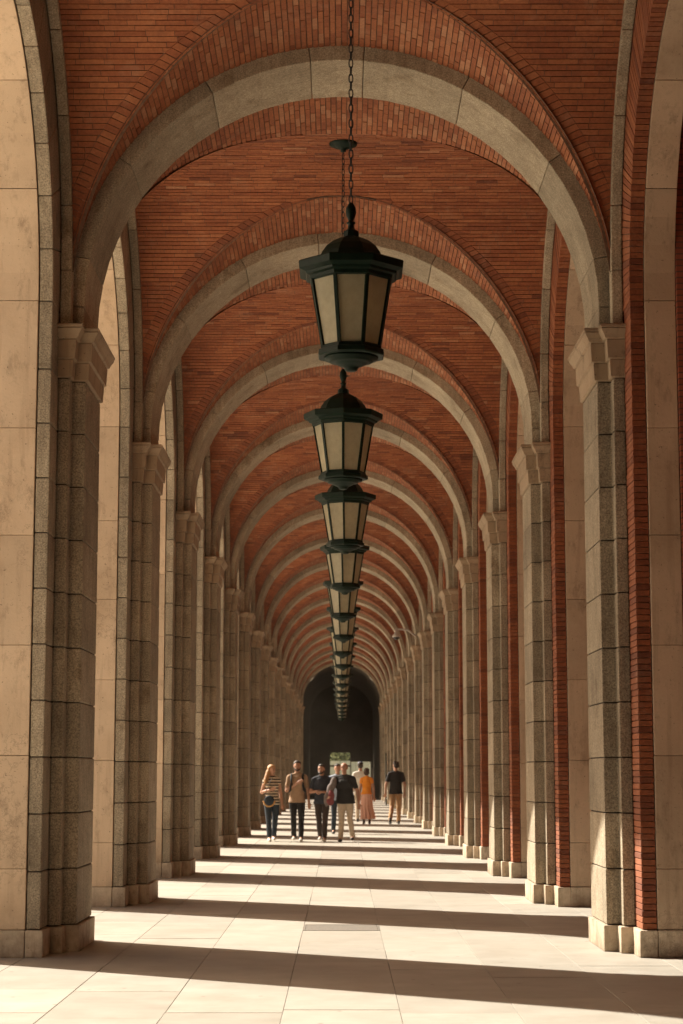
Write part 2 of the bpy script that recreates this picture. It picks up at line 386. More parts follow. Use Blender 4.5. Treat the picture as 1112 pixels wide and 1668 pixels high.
cap_levels = [(ZC+.003, .004), (ZC+.012, .022), (ZC+.155, .030), (ZC+.160, .022), (ZC+.172, .048), (ZC+.330, .056), (ZC+.336, .05), (ZC+.345, .072),
              (ZC+.375, .084), (ZC+.40, .100), (ZC+.42, .112), (ZC+.430, .104), (ZC+.436, .118), (ZC+.457, .118), (ZS, .104)]
cap_poly = [(U0, -V0), (U0, V0), (U1, V0), (U1, V1), (U2+.2, V1), (U2+.2, -V1), (U1, -V1), (U1, -V0)]
capm = pair([loft_levels(cap_poly, cap_levels, M['capital'], 'capital')])
# clip the capital where it meets the side shafts
lz = [.225, .72, 1.65, 2.57, 3.5, 4.42, ZC_OUT]
def lime_blocks(ua, ub):
    out = []
    for a, b in zip(lz, lz[1:]): out.append(prism([(ua, -V2), (ub, -V2), (ub, V3), (ua, V3)], a+.0015, b-.0015, M['limestone'], .005, jitter=.0006))
    out.append(prism([(ua, -V2-.018), (ub+.02, -V2-.018), (ub+.02, V3+.018), (ua, V3+.018)], 0, ZB-.003, M['base'], .010, jitter=.002))
    return out
limeL = [mirror_mesh(x) for x in lime_blocks(U3, UO)]
limeR = lime_blocks(U3, 2.87)
core_hid = {s: box(*((U1+.02, U3-.03) if s > 0 else (-U3+.03, -U1-.02)), -V1+.03, V1-.03, .02, 8.2, M['joint']) for s in (-1, 1)}
core_hid2 = {s: box(*((U0+.014, U1+.03) if s > 0 else (-U1-.03, -U0-.014)), -V0+.014, V0-.014, .02, ZS, M['joint']) for s in (-1, 1)}
core_hid3 = {s: box(*((U2+.018, U3-.02) if s > 0 else (-U3+.02, -U2-.018)), -V2+.03, V3-.03, .02, ZC_OUT, M['joint'] if s < 0 else M['mortar']) for s in (-1, 1)}
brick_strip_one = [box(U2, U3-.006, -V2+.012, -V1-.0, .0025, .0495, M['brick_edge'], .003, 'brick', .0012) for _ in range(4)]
# brick jambs of the right row as one mesh (far piers) with a tone per brick
def set_tone(me, tones):
    at = me.attributes.new('tone', 'FLOAT', 'FACE'); at.data.foreach_set('value', tones)
def tone():
    r = random.betavariate(2.2, 2.4)
    return min(1, max(0, r + (random.random() < .05)*.35 - (random.random() < .06)*.4))
def many_boxes(boxes, mat):
    vs, fs, tn = [], [], []
    for (x0, x1, y0, y1, z0, z1) in boxes:
        n = len(vs); vs += [(x0, y0, z0), (x1, y0, z0), (x1, y1, z0), (x0, y1, z0), (x0, y0, z1), (x1, y0, z1), (x1, y1, z1), (x0, y1, z1)]
        q = [(0, 3, 2, 1), (4, 5, 6, 7), (0, 1, 5, 4), (1, 2, 6, 5), (2, 3, 7, 6), (3, 0, 4, 7)]; fs += [tuple(n+k for k in f) for f in q]
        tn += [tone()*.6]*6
    me = bpy.data.meshes.new('bricks'); me.from_pydata(vs, [], fs); me.update(); me.materials.append(mat); set_tone(me, tn); return me
ROW = .052; NROW = int((ZC_OUT-ZB)/ROW)
def strip_boxes(sgn):
    b = []
    for k in range(NROW+1):
        z = ZB+k*ROW; j = random.uniform(-.002, .002)
        if sgn < 0: b.append((U2+j, U3-.006, -V2+.012+j, -V1, z+.003, z+.049))
        else: b.append((U2+j, U3-.006, V1, V3-.012+j, z+.003, z+.049))
    return b
strip_near_m = many_boxes(strip_boxes(-1), M['brick']); strip_far_m = many_boxes(strip_boxes(1), M['brick'])
side_word = {-1: 'left', 1: 'right'}
for s in (-1, 1):
    for i in range(IMIN, IMAX+1):
        sgn = s
        mtl = 'grey granite pier with limestone back' if s < 0 else 'grey granite pier with red brick edge'
        t = thing('stone_pier', f'{mtl}, {side_word[s]} row, {which(i, "pier")}', 'pier', (0, PY(i), 0), f'{side_word[s]} row of piers')
        rng = random.Random(i*7+s)
        ob('pier_core', core_hid[s], t); ob('pier_core', core_hid2[s], t); ob('pier_core', core_hid3[s], t)
        ob('base_stone', rng.choice(core_base[s]), t)
        ob('base_stone', rng.choice(wing_base_a[s]), t); ob('base_stone', rng.choice(wing_base_b[s]), t)
        for k in range(NC):
            ob('granite_block', rng.choice(core_blk[s]), t, (0, 0, ZB+k*CH))
            if s < 0:
                ob('granite_block', rng.choice(wing_blk_a[s]), t, (0, 0, ZB+k*CH)); ob('granite_block', rng.choice(wing_blk_b[s]), t, (0, 0, ZB+k*CH))
        if s < 0:
            ob('granite_block', wing_top_a[s][0], t, (0, 0, ZC)); ob('granite_block', wing_top_b[s][0], t, (0, 0, ZC))
        if i >= 1: ob('capital', capm[s][0], t)
        for m_ in (limeL if s < 0 else limeR): ob('limestone_block', m_, t)
        if s > 0:
            if 1 <= i <= 3:
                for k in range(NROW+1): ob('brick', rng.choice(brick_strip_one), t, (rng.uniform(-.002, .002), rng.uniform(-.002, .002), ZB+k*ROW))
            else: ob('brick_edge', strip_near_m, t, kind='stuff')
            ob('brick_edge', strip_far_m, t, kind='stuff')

# ------------------------------------------------------------------ transverse arches
def arc_vouss(angles, Ri, Ro, zc, a0, a1, axis, mat, bw=.010, outer=None, gap=.0025, base_z=None):
    """blocks of an arch; angle from vertical, negative to one side; axis 'x' = arch spans across the walk, 'y' = along it"""
    out = []
    def P(ang, r, w, ext=False):
        if ext and outer: h, z = outer(ang)
        else: h, z = r*math.sin(ang), zc + r*math.cos(ang)
        return (h, w, z) if axis == 'x' else (w, h, z)
    for A, B in zip(angles, angles[1:]):
        n = max(1, int(math.ceil((B-A)/math.radians(7.5)))); g = gap/Ri
        bm = bmesh.new(); rings = []
        for k in range(n+1):
            an = A+g+(B-A-2*g)*k/n
            rings.append([bm.verts.new(P(an, Ri, a0)), bm.verts.new(P(an, Ri, a1)), bm.verts.new(P(an, Ro, a1, True)), bm.verts.new(P(an, Ro, a0, True))])
        bm.faces.new(rings[0][::-1]); bm.faces.new(rings[-1])
        long_e = []
        for a, b in zip(rings, rings[1:]):
            for k in range(4): bm.faces.new((a[k], a[(k+1) % 4], b[(k+1) % 4], b[k]))
        bmesh.ops.recalc_face_normals(bm, faces=bm.faces); bm.normal_update()
        if bw:
            es = [e for e in bm.edges if len(e.link_faces) == 2 and e.calc_face_angle(0) > math.radians(40)]
            bmesh.ops.bevel(bm, geom=es, offset=bw, segments=2, affect='EDGES', profile=.6)
        out.append(bm_mesh(bm, mat, 'voussoir'))
    return out
rad = math.radians
TA = [rad(a) for a in (-90, -79, -55.5, -30.5, -7, 5, 28.5, 54.5, 79, 90)]
tr_meshes = arc_vouss(TA, R_TR, R_TR+.21, ZC_TR, -.485, .485, 'x', M['granite_pale'])
tr_stilt = {s: box(*((R_TR, R_TR+.2) if s > 0 else (-R_TR-.2, -R_TR)), -.485, .485, ZS+.002, ZC_TR-.003, M['granite_pale'], .010) for s in (-1, 1)}
for i in range(IMIN, IMAX+1):
    t = thing('stone_arch', f'round grey stone arch across the walk, {which(i, "arch")}', 'arch', (0, PY(i), 0), 'stone arches across the walk')
    for m_ in tr_meshes: ob('voussoir', m_, t)
    for s in (-1, 1): ob('springer', tr_stilt[s], t)

# ------------------------------------------------------------------ side arches (inner rib, ring, limestone)
def ring_outer(ang):
    """from the centre of the outer arch (OY, ZC_OUT) out to the hidden back of the inner rib; result relative to OY"""
    dx, dz = math.sin(ang), math.cos(ang); R = 2.44; zc = ZC_FOR
    p = Vector((OY, ZC_OUT-zc)); d = Vector((dx, dz)); b = p.dot(d); c = p.dot(p)-R*R; tt = -b+math.sqrt(b*b-c)
    if ZC_OUT+tt*dz < zc: tt = ((R if dx > 0 else -R)-OY)/dx
    return tt*dx, ZC_OUT+tt*dz
FA = [rad(a) for a in (-90, -76, -57, -38, -19, 0, 19, 38, 57, 76, 90)]
OA = [rad(-90+180*k/15) for k in range(16)]
LA = [rad(-90+180*k/7) for k in range(8)]
form = {1: arc_vouss(FA, R_FOR, R_FOR+.16, ZC_FOR, U1, U2-.006, 'y', M['granite_pale'])}
form[-1] = [mirror_mesh(x) for x in form[1]]
def fst(a, b): return box(U1, U2-.006, a, b, ZS+.002, ZC_FOR-.002, M['granite_pale'], .010)
fs_ = {1: [fst(-R_FOR-.15, -R_FOR), fst(R_FOR, R_FOR+.15)]}; fs_[-1] = [mirror_mesh(x) for x in fs_[1]]
# fill of the little pier stub behind
ringL = [mirror_mesh(x) for x in arc_vouss(OA, R_OUT+.012, 2.4, ZC_OUT, U2+.002, U3-.008, 'y', M['granite'], .012, ring_outer)]
def lime_outer(ang):
    dx, dz = math.sin(ang), math.cos(ang)
    k = min(2.84/abs(dx) if abs(dx) > 1e-6 else 99, 3.4/dz if dz > 1e-6 else 99, 2.8)
    return k*dx, ZC_OUT+k*dz
limeArchL = [mirror_mesh(x) for x in arc_vouss(LA, R_OUT, 2.6, ZC_OUT, U3, UO, 'y', M['limestone'], .005, lime_outer)]
limeArchR = arc_vouss(LA, R_OUT, 2.6, ZC_OUT, U3, 2.87, 'y', M['limestone'], .005, lime_outer)
# brick ring of the right row
def brick_ring():
    vs, fs, tn = [], [], []
    n = int(PI*R_OUT/ROW)
    for k in range(n):
        A = -PI/2+PI*k/n+.0015; B = -PI/2+PI*(k+1)/n-.0015; j = random.uniform(-.002, .002)
        nn = len(vs)
        for an in (A, B):
            h, z = (R_OUT+.012)*math.sin(an), ZC_OUT+(R_OUT+.012)*math.cos(an); h2, z2 = ring_outer(an)
            vs += [(U2+j, h, z), (U3-.006, h, z), (U3-.006, h2, z2), (U2+j, h2, z2)]
        fs += [tuple(nn+q for q in f) for f in ((0, 1, 2, 3), (7, 6, 5, 4), (0, 4, 5, 1), (1, 5, 6, 2), (2, 6, 7, 3), (3, 7, 4, 0))]; tn += [tone()]*6
    me = bpy.data.meshes.new('ring'); me.from_pydata(vs, [], fs); me.update(); me.materials.append(M['brick']); set_tone(me, tn); return me
ring_m = brick_ring()
def ring_back(s, rin, mat, u0, u1):
    """mortar behind a ring so the joints are closed"""
    vs, fs = [], []; n = 40
    for k in range(n+1):
        an = -PI/2+PI*k/n; h2, z2 = ring_outer(an); h, z = rin*math.sin(an), ZC_OUT+rin*math.cos(an)
        vs += [(s*u0, h, z), (s*u1, h, z), (s*u1, h2, z2), (s*u0, h2, z2)]
    for k in range(n):
        for q in range(4): fs.append((4*k+q, 4*k+(q+1) % 4, 4*k+4+(q+1) % 4, 4*k+4+q))
    return mesh_from(vs, fs, mat)
rb = {-1: ring_back(-1, R_OUT+.035, M['joint'], U2+.02, U3-.02), 1: ring_back(1, R_OUT+.022, M['mortar'], U2+.01, U3-.01)}
for s in (-1, 1):
    for i in range(IMIN if s > 0 else 0, IMAX):
        lab = 'granite and limestone side arch, left row' if s < 0 else 'red brick side arch with granite rib, right row'
        nm = f'bay beyond the {ordinal[i]} pier' if i >= 1 else {0: 'nearest bay in view', -1: 'one bay outside the view', -2: 'two bays outside the view'}[i]
        t = thing('side_arch', f'{lab}, {nm}', 'arch', (0, PY(i)+BAY/2, 0), f'side arches of the {side_word[s]} row')
        for m_ in form[s]: ob('rib_voussoir', m_, t)
        for m_ in fs_[s]: ob('rib_voussoir', m_, t)
        ob('mortar_bed', rb[s], t, (0, OY, 0))
        if s < 0:
            for m_ in ringL: ob('ring_voussoir', m_, t, (0, OY, 0))
            for m_ in limeArchL: ob('limestone_voussoir', m_, t, (0, OY, 0))
        else:
            ob('brick_ring', ring_m, t, (0, OY, 0), kind='stuff')
            for m_ in limeArchR: ob('limestone_voussoir', m_, t, (0, OY, 0))

# ------------------------------------------------------------------ brick vaults
RC, ZCC = 2.41, 5.90          # vault across the walk
RL, ZCL = 2.42, 5.62          # vault along the walk
VE = BAY/2-.485
def build_vault(seed):
    """bricks as (corners8) grouped; cross rows run along X, long rows run along Y"""
    rng = random.Random(seed); B = []
    def z1(x): return ZCL+math.sqrt(max(0, RL*RL-x*x))
    def z2(y): return ZCC+math.sqrt(max(0, RC*RC-y*y))
    D = .05
    def xg_at(an):
        zm = ZCC+RC*math.cos(an)
        return 0.0 if zm >= ZCL+RL else math.sqrt(max(0, RL*RL-(zm-ZCL)**2))
    def yg_at(an):
        zm = ZCL+RL*math.cos(an)
        return RC if zm <= ZCC else math.sqrt(max(0, RC*RC-(zm-ZCC)**2))
    n = int(PI*RC/ROW); HB = .17; mid_ = lambda a_, b_: (a_+b_)/2
    for k in range(n):
        A = -PI/2+PI*k/n; Bn = -PI/2+PI*(k+1)/n; g = .0036/RC
        la, lb = xg_at(A), xg_at(Bn)
        full = la == 0 and lb == 0
        def P(an, xx, rr): return (xx, rr*math.sin(an), ZCC+rr*math.cos(an))
        def put(xa, xb, xa2, xb2):
            j = rng.uniform(-.0025, .003); r = RC+j
            B.append(([P(A+g, xa, r), P(A+g, xb, r), P(Bn-g, xb2, r), P(Bn-g, xa2, r), P(A+g, xa, r+D), P(A+g, xb, r+D), P(Bn-g, xb2, r+D), P(Bn-g, xa2, r+D)], 0))
        if full:
            x = -RL-rng.uniform(0, .25)
            while x < RL:
                L = .25+rng.uniform(-.02, .02); xa, xb = max(-RL, x)+.003, min(RL, x+L)-.003; x += L
                if xb-xa > .015: put(xa, xb, xa, xb)
        else:
            sgn_ = 1 if mid_(A, Bn) > 0 else -1; sh_ = sgn_*1.15*ROW/RC
            cl = lambda an: max(-PI/2, min(PI/2, an))
            A2, B2 = cl(A+g+sh_), cl(Bn-g+sh_)
            for sd in (-1, 1):
                r = RC+rng.uniform(-.003, .002)
                o1, o2 = min(RL, la+HB)-.001, min(RL, lb+HB)-.001; i1, i2 = min(xg_at(A2), o1-.001), min(xg_at(B2), o2-.001)
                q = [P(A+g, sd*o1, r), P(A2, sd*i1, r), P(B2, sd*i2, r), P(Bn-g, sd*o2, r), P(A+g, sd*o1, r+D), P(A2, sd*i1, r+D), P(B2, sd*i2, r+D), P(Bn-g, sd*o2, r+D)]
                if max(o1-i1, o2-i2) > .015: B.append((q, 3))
            for sd in (-1, 1):
                x = RL+rng.uniform(0, .25)
                while x > min(la, lb):
                    L = .25+rng.uniform(-.02, .02); hi = min(RL, x)-.003; lo = x-L+.003; x -= L
                    if hi <= min(la, lb)+.004: break
                    la_, lb_ = min(RL, la+HB)+.004, min(RL, lb+HB)+.004
                    a1, a2 = max(lo, la_), max(lo, lb_); h1, h2 = max(hi, la_+.001), max(hi, lb_+.001)
                    if hi-min(a1, a2) < .012: continue
                    if sd > 0: put(a1, h1, a2, h2)
                    else: put(-h1, -a1, -h2, -a2)
    n = int(PI*RL/ROW)
    for k in range(n):
        A = -PI/2+PI*k/n; Bn = -PI/2+PI*(k+1)/n; g = .0048/RL
        ga, gb = yg_at(A), yg_at(Bn)
        for sd in (-1, 1):
            y = VE; ymin = min(ga, gb); ymax = max(ga, gb); first_edge = ymax+.125
            rows = [(ymin, first_edge, 2)]; y = first_edge; L = .25 if k % 2 else .125
            while y < VE: rows.append((y, y+L+rng.uniform(-.01, .01), 1)); y = rows[-1][1]; L = .25
            for y0, y1, kd in rows:
                lo1, lo2 = (ga, gb) if kd == 2 else (y0+.003, y0+.003)
                hi = min(VE, y1)-.003
                if hi-min(lo1, lo2) < .012: continue
                j = rng.uniform(-.0025, .003); r = RL+j
                def P(an, yy, rr): return (rr*math.sin(an), sd*yy, ZCL+rr*math.cos(an))
                B.append(([P(A+g, lo1, r), P(A+g, hi, r), P(Bn-g, hi, r), P(Bn-g, lo2, r), P(A+g, lo1, r+D), P(A+g, hi, r+D), P(Bn-g, hi, r+D), P(Bn-g, lo2, r+D)], kd))
    return B
BF = ((0, 1, 2, 3), (0, 4, 5, 1), (1, 5, 6, 2), (2, 6, 7, 3), (3, 7, 4, 0))
def bricks_mesh(B, rng):
    vs, fs, tn = [], [], []
    for P8, kd in B:
        n = len(vs); vs += P8; fs += [tuple(n+q for q in f) for f in BF]
        t_ = rng.betavariate(2.3, 2.5)
        if rng.random() < .07: t_ = min(1, t_+.35)
        if rng.random() < .08: t_ = max(0, t_-.35)
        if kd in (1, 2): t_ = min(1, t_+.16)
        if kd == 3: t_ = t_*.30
        tn += [t_]*5
    me = bpy.data.meshes.new('brickwork'); me.from_pydata(vs, [], fs); me.update(); me.materials.append(M['brick']); set_tone(me, tn); return me
def backing():
    """mortar bed just above the brick faces, following both barrels"""
    vs, fs = [], []; e = .010
    def strip(P0, P1):
        n = len(vs); vs.extend(P0+P1)
        fs.append((n, n+1, n+2, n+3))
    n = 146; ov = .03
    def xg_at(an):
        zm = ZCC+RC*math.cos(an)
        return 0.0 if zm >= ZCL+RL else math.sqrt(max(0, RL*RL-(zm-ZCL)**2))
    def yg_at(an):
        zm = ZCL+RL*math.cos(an)
        return RC if zm <= ZCC else math.sqrt(max(0, RC*RC-(zm-ZCC)**2))
    for k in range(n):
        A = -PI/2+PI*k/n; Bn = -PI/2+PI*(k+1)/n; r = RC+e; la, lb = max(0, xg_at(A)-ov), max(0, xg_at(Bn)-ov)
        for sd in (-1, 1):
            strip([(sd*la, r*math.sin(A), ZCC+r*math.cos(A)), (sd*RL, r*math.sin(A), ZCC+r*math.cos(A))], [(sd*RL, r*math.sin(Bn), ZCC+r*math.cos(Bn)), (sd*lb, r*math.sin(Bn), ZCC+r*math.cos(Bn))])
        r = RL+e; ga, gb = yg_at(A)-ov, yg_at(Bn)-ov
        for sd in (-1, 1):
            strip([(r*math.sin(A), sd*ga, ZCL+r*math.cos(A)), (r*math.sin(A), sd*VE, ZCL+r*math.cos(A))], [(r*math.sin(Bn), sd*VE, ZCL+r*math.cos(Bn)), (r*math.sin(Bn), sd*gb, ZCL+r*math.cos(Bn))])
    return mesh_from(vs, fs, M['mortar'], 'backing')
back_m = backing()
BV = [build_vault(k) for k in (1, 2, 3)]
vm = [bricks_mesh(b, random.Random(k)) for k, b in enumerate(BV)]
def in_view(p, Yc):
    X, Y, Z = p[0], p[1]+Yc, p[2]-1.5; c, s_ = math.cos(PITCH), math.sin(PITCH); d = Y*c+Z*s_
    x = 556+F_PX*X/d; y = YH-F_PX/c*Z/d
    return 2 < x < 1110 and 2 < y < 1666, d
for i in range(IMIN, IMAX):
    Yc = PY(i)+BAY/2
    nm = f'bay beyond the {ordinal[i]} pair of piers' if i >= 1 else {0: 'nearest bay, topmost in view', -1: 'bay just outside the view', -2: 'second bay outside the view'}[i]
    t = thing('brick_vault', f'red brick groin vault over the {nm}', 'vault', (0, Yc, 0), 'brick vaults over the walk')
    ob('mortar_bed', back_m, t)
    if i in (0, 1):
        B = BV[i % 3]; sc = []
        for q, (P8, kd) in enumerate(B):
            c = [sum(p[a] for p in P8[:4])/4 for a in range(3)]; ok, d = in_view(c, Yc)
            # which bricks show largest: facing and near
            e1 = Vector(P8[1])-Vector(P8[0]); e2 = Vector(P8[3])-Vector(P8[0]); nrm = e1.cross(e2)
            view = (Vector(c)+Vector((0, Yc, -1.5))); area = abs(nrm.dot(view.normalized()))/d**2
            if ok and not (i == 1 and c[1] < -1.0): sc.append((area, q))
        sc.sort(reverse=True); pick = {q for _, q in sc[:298]}
        for q in pick:
            P8 = B[q][0]; c = Vector([sum(p[a] for p in P8)/8 for a in range(3)])
            ob('brick', mesh_from([Vector(p)-c for p in P8], list(BF), M['brick_one'], 'brick'), t, c)
        rest = [b for q, b in enumerate(B) if q not in pick]
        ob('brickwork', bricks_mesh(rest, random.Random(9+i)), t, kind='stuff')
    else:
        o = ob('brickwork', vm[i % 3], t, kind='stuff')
        if i % 2: o.scale = (-1, -1, 1); o.scale = (1, 1, 1); o.rotation_euler = (0, 0, PI)

# ------------------------------------------------------------------ outer walls, roof
Ya, Yb = PY(IMIN)-.5, PY(IMAX)+.5
roof = ob('roof_slab', box(-4.3, 4.3, Ya-3, 141.2, 8.45, 8.9, M['roofing']), kind='structure')
ob('wall_left_upper', box(-UO, -U3, Ya, Yb, 8.28, 8.45, M['facade']), kind='structure')
ob('light_block_wall_left', box(-UO, -U3-.01, Ya, PY(0)-V2-.03, 0, 8.27, M['dark_wall']), kind='structure')  # unseen wall added across the near left bays to keep daylight out
# spandrels above the left arches (limestone fill between the ring tops and the roof)
def spandrel():
    vs, fs = [], []
    top = 8.45; N = 48; prof = []
    for k in range(N+1):
        an = -PI/2+PI*k/N; prof.append(lime_outer(an))
    for h, z in prof:
        for u in (-U3-.01, -UO+.0): vs.append((u, h*.998, z-.02))
        for u in (-U3-.01, -UO+.0): vs.append((u, h*.998, top))
    for k in range(N):
        a = 4*k; b = a+4
        fs += [(a, b, b+2, a+2), (a+1, a+3, b+3, b+1)]
    return mesh_from(vs, fs, M['facade'])
sp = spandrel()
fw = thing('facade_wall', 'pale stone upper wall above the left side arches', 'wall', (0, 0, 0))
for i in range(IMIN, IMAX): ob('wall_panel', sp, fw, (0, PY(i)+BAY/2+OY, 0))
# right: solid brick wall closing the niches
bw = thing('brick_wall', 'red brick wall closing the niches behind the right row of piers', 'wall', (0, 0, 0))
ob('wall_face', box(4.0, 4.3, Ya, Yb, 0, 8.45, M['brick_wall']), bw)
ob('wall_top', box(2.63, 4.0, Ya, Yb, 7.95, 8.45, M['brick_wall']), bw)
for i in range(IMIN, IMAX+1): ob('buttress', box(2.875, 4.0, PY(i)-V2-.05, PY(i)+V2+.05, 0, 7.95, M['brick_wall']), bw)
# end of the walk behind the viewer
ew = ob('wall_behind', box(-4.3, 4.3, Ya-3.2, Ya-3, 0, 8.45, M['dark_wall']), kind='structure')

# ------------------------------------------------------------------ dark passage at the far end
Y2 = PY(IMAX)+.5; Y3 = 141.0
tp = thing('dark_passage', 'unlit vaulted passage closing the far end of the walk', 'passage', (0, Y2, 0))
L3 = Y3-Y2
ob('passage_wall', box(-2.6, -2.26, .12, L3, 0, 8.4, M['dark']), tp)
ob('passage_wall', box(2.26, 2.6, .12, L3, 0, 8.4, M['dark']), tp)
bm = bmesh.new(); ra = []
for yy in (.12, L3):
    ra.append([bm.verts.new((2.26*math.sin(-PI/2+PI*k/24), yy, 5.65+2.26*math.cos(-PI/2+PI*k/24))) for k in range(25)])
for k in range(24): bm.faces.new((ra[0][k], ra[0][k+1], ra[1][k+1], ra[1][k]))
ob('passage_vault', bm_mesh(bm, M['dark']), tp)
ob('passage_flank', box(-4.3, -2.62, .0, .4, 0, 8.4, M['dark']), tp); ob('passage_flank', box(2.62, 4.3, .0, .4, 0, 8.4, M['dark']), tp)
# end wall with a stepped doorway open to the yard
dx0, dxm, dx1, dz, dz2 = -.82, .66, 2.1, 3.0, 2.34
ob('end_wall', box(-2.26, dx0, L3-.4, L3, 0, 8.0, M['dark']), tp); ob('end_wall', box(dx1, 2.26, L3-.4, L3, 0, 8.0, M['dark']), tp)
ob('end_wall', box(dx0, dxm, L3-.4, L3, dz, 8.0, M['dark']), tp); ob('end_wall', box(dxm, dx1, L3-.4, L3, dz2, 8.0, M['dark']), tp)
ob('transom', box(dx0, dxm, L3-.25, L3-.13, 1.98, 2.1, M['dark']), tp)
ob('mullion', box(dxm-.04, dxm+.04, L3-.25, L3-.13, 0, dz, M['dark']), tp)
t = thing('site_hoarding', 'pale greenish panel fence standing in the yard beyond the far doorway', 'fence', (1.2, 149, 0))
for k in range(5): ob('fence_panel', box(-2.5+k*1.2, -1.32+k*1.2, -.03, .03, .08, 2.45, M['pale_panel'], .01), t)
for k in range(6): ob('fence_post', box(-2.54+k*1.2, -2.46+k*1.2, .035, .1, 0, 2.5, M['chain'], .004), t)

# dark door post on the right near the end
t = thing('door_leaf', 'narrow black open door leaf against the right piers near the far end', 'door', (2.1, 92.0, 0))
ob('panel', box(-.03, .03, -.5, .5, .02, 2.45, M['lens_dark'], .006), t); ob('door_handle', box(-.07, -.03, -.4, -.36, .95, 1.15, M['chain'], .004), t)

# tree and pale lorry-free yard beyond the doorway
def tree(x, y, h, seed, label):
    rng = random.Random(seed); t = thing('tree', label, 'tree', (x, y, 0), 'trees beyond the far doorway')
    bm = bmesh.new()
    def seg(a, b, r0, r1):
        a = Vector(a); b = Vector(b); d = (b-a).normalized(); q = d.to_track_quat('Z', 'Y'); rr = []
        for p, r in ((a, r0), (b, r1)): rr.append([bm.verts.new(p+q @ Vector((r*math.cos(k*PI/4), r*math.sin(k*PI/4), 0))) for k in range(8)])
        for k in range(8): bm.faces.new((rr[0][k], rr[0][(k+1) % 8], rr[1][(k+1) % 8], rr[1][k]))
    seg((0, 0, 0), (0, .1, h*.45), .16, .11)
    for k in range(6): a = k*PI/3; seg((0, .1, h*.4), (math.cos(a)*h*.28, math.sin(a)*h*.28, h*.72), .08, .03)
    ob('trunk', bm_mesh(bm, M['bark']), t)
    vs, fs = [], []
    for k in range(5000):
        u = Vector((rng.gauss(0, 1), rng.gauss(0, 1), rng.gauss(0, 1))).normalized()*rng.random()**.4
        lump = 1+.25*math.sin(u.x*7+seed)*math.cos(u.y*6)
        c = Vector((u.x*h*.42*lump, u.y*h*.42*lump, h*.58+u.z*h*.40*lump)); q = Matrix.Rotation(rng.random()*6, 3, 'X') @ Matrix.Rotation(rng.random()*6, 3, 'Z')
        n = len(vs)
        for a in ((-.12, -.06, 0), (.12, -.06, 0), (.12, .06, .02), (-.12, .06, .02)): vs.append(c+q @ Vector(a))
        fs.append((n, n+1, n+2, n+3))
    ob('crown', mesh_from(vs, fs, M['leaf']), t)
tree(-1.2, 158, 6.5, 1, 'green leafy tree seen through the far doorway on its left side')
tree(2.4, 163, 7.5, 2, 'green leafy tree seen through the far doorway on its right side')

# ------------------------------------------------------------------ lanterns
def lathe(profile, n, mat, name, smooth=False, rot=0, cap=True):
    bm = bmesh.new(); rings = []
    for r, z in profile: rings.append([bm.verts.new((r*math.cos(rot+2*PI*k/n), r*math.sin(rot+2*PI*k/n), z)) for k in range(n)])
    for a, b in zip(rings, rings[1:]):
        for k in range(n): bm.faces.new((a[k], a[(k+1) % n], b[(k+1) % n], b[k]))
    if cap: bm.faces.new(rings[0][::-1]); bm.faces.new(rings[-1])
    return bm_mesh(bm, mat, name, smooth)
R8 = PI/8
lan_roof = lathe([(.315, .67), (.330, .68), (.336, .705), (.362, .715), (.370, .732), (.398, .742), (.420, .752), (.425, .802), (.418, .812), (.38, .818), (.276, .832), (.258, .845),
                  (.236, .895), (.197, .950), (.145, .992), (.090, 1.020), (.062, 1.03), (.058, 1.075)], 8, M['iron'], 'roof', rot=R8)
lan_fin = lathe([(.055, 1.075), (.04, 1.085), (.026, 1.095), (.022, 1.13), (.034, 1.138), (.034, 1.146), (.02, 1.152), (.022, 1.168), (.034, 1.195), (.040, 1.225), (.036, 1.262), (.020, 1.292), (.010, 1.302)], 14, M['iron'], 'finial', True)
lan_bot = lathe([(.232, .180), (.240, .170), (.246, .150), (.262, .143), (.265, .110), (.255, .100)], 8, M['iron'], 'base', rot=R8)
lan_knob = lathe([(.205, .100), (.203, .084), (.165, .080), (.162, .064), (.128, .060), (.112, .048), (.090, .036), (.062, .026), (.050, .012), (.046, .002), (.034, -.006)], 28, M['iron'], 'knob', True)
RT, RB, ZT, ZBm = .314, .226, .675, .175
def bars():
    bm = bmesh.new()
    for k in range(8):
        a = R8+k*PI/4; d = Vector((math.cos(a), math.sin(a), 0)); tn = Vector((-math.sin(a), math.cos(a), 0)); rr = []
        for r, z in ((RB+.004, ZBm-.005), (RT+.004, ZT+.005)):
            c = d*r+Vector((0, 0, z)); rr.append([bm.verts.new(c+d*p+tn*q) for p, q in ((-.012, -.013), (.006, -.013), (.006, .013), (-.012, .013))])
        for q in range(4): bm.faces.new((rr[0][q], rr[0][(q+1) % 4], rr[1][(q+1) % 4], rr[1][q]))
    return bm_mesh(bm, M['iron'], 'bars')
lan_bars = bars()
def pane_mesh():
    a0, a1 = R8, R8+PI/4; f = .93; vs = []
    for r, z in ((RB-.002, ZBm), (RT-.002, ZT)):
        p, q = Vector((r*math.cos(a0), r*math.sin(a0), z)), Vector((r*math.cos(a1), r*math.sin(a1), z)); vs += [p.lerp(q, 1-f), p.lerp(q, f)]
    n = (vs[1]-vs[0]).cross(vs[2]-vs[0]).normalized(); vs = [vs[0], vs[1], vs[3], vs[2]]; w = [v-n*.004 for v in vs]
    return mesh_from(vs+w, [(0, 1, 2, 3), (7, 6, 5, 4), (0, 4, 5, 1), (1, 5, 6, 2), (2, 6, 7, 3), (3, 7, 4, 0)], M['glass'], 'pane')
lan_pane = pane_mesh()
LZ = 4.5; CROWN = ZCC+RC
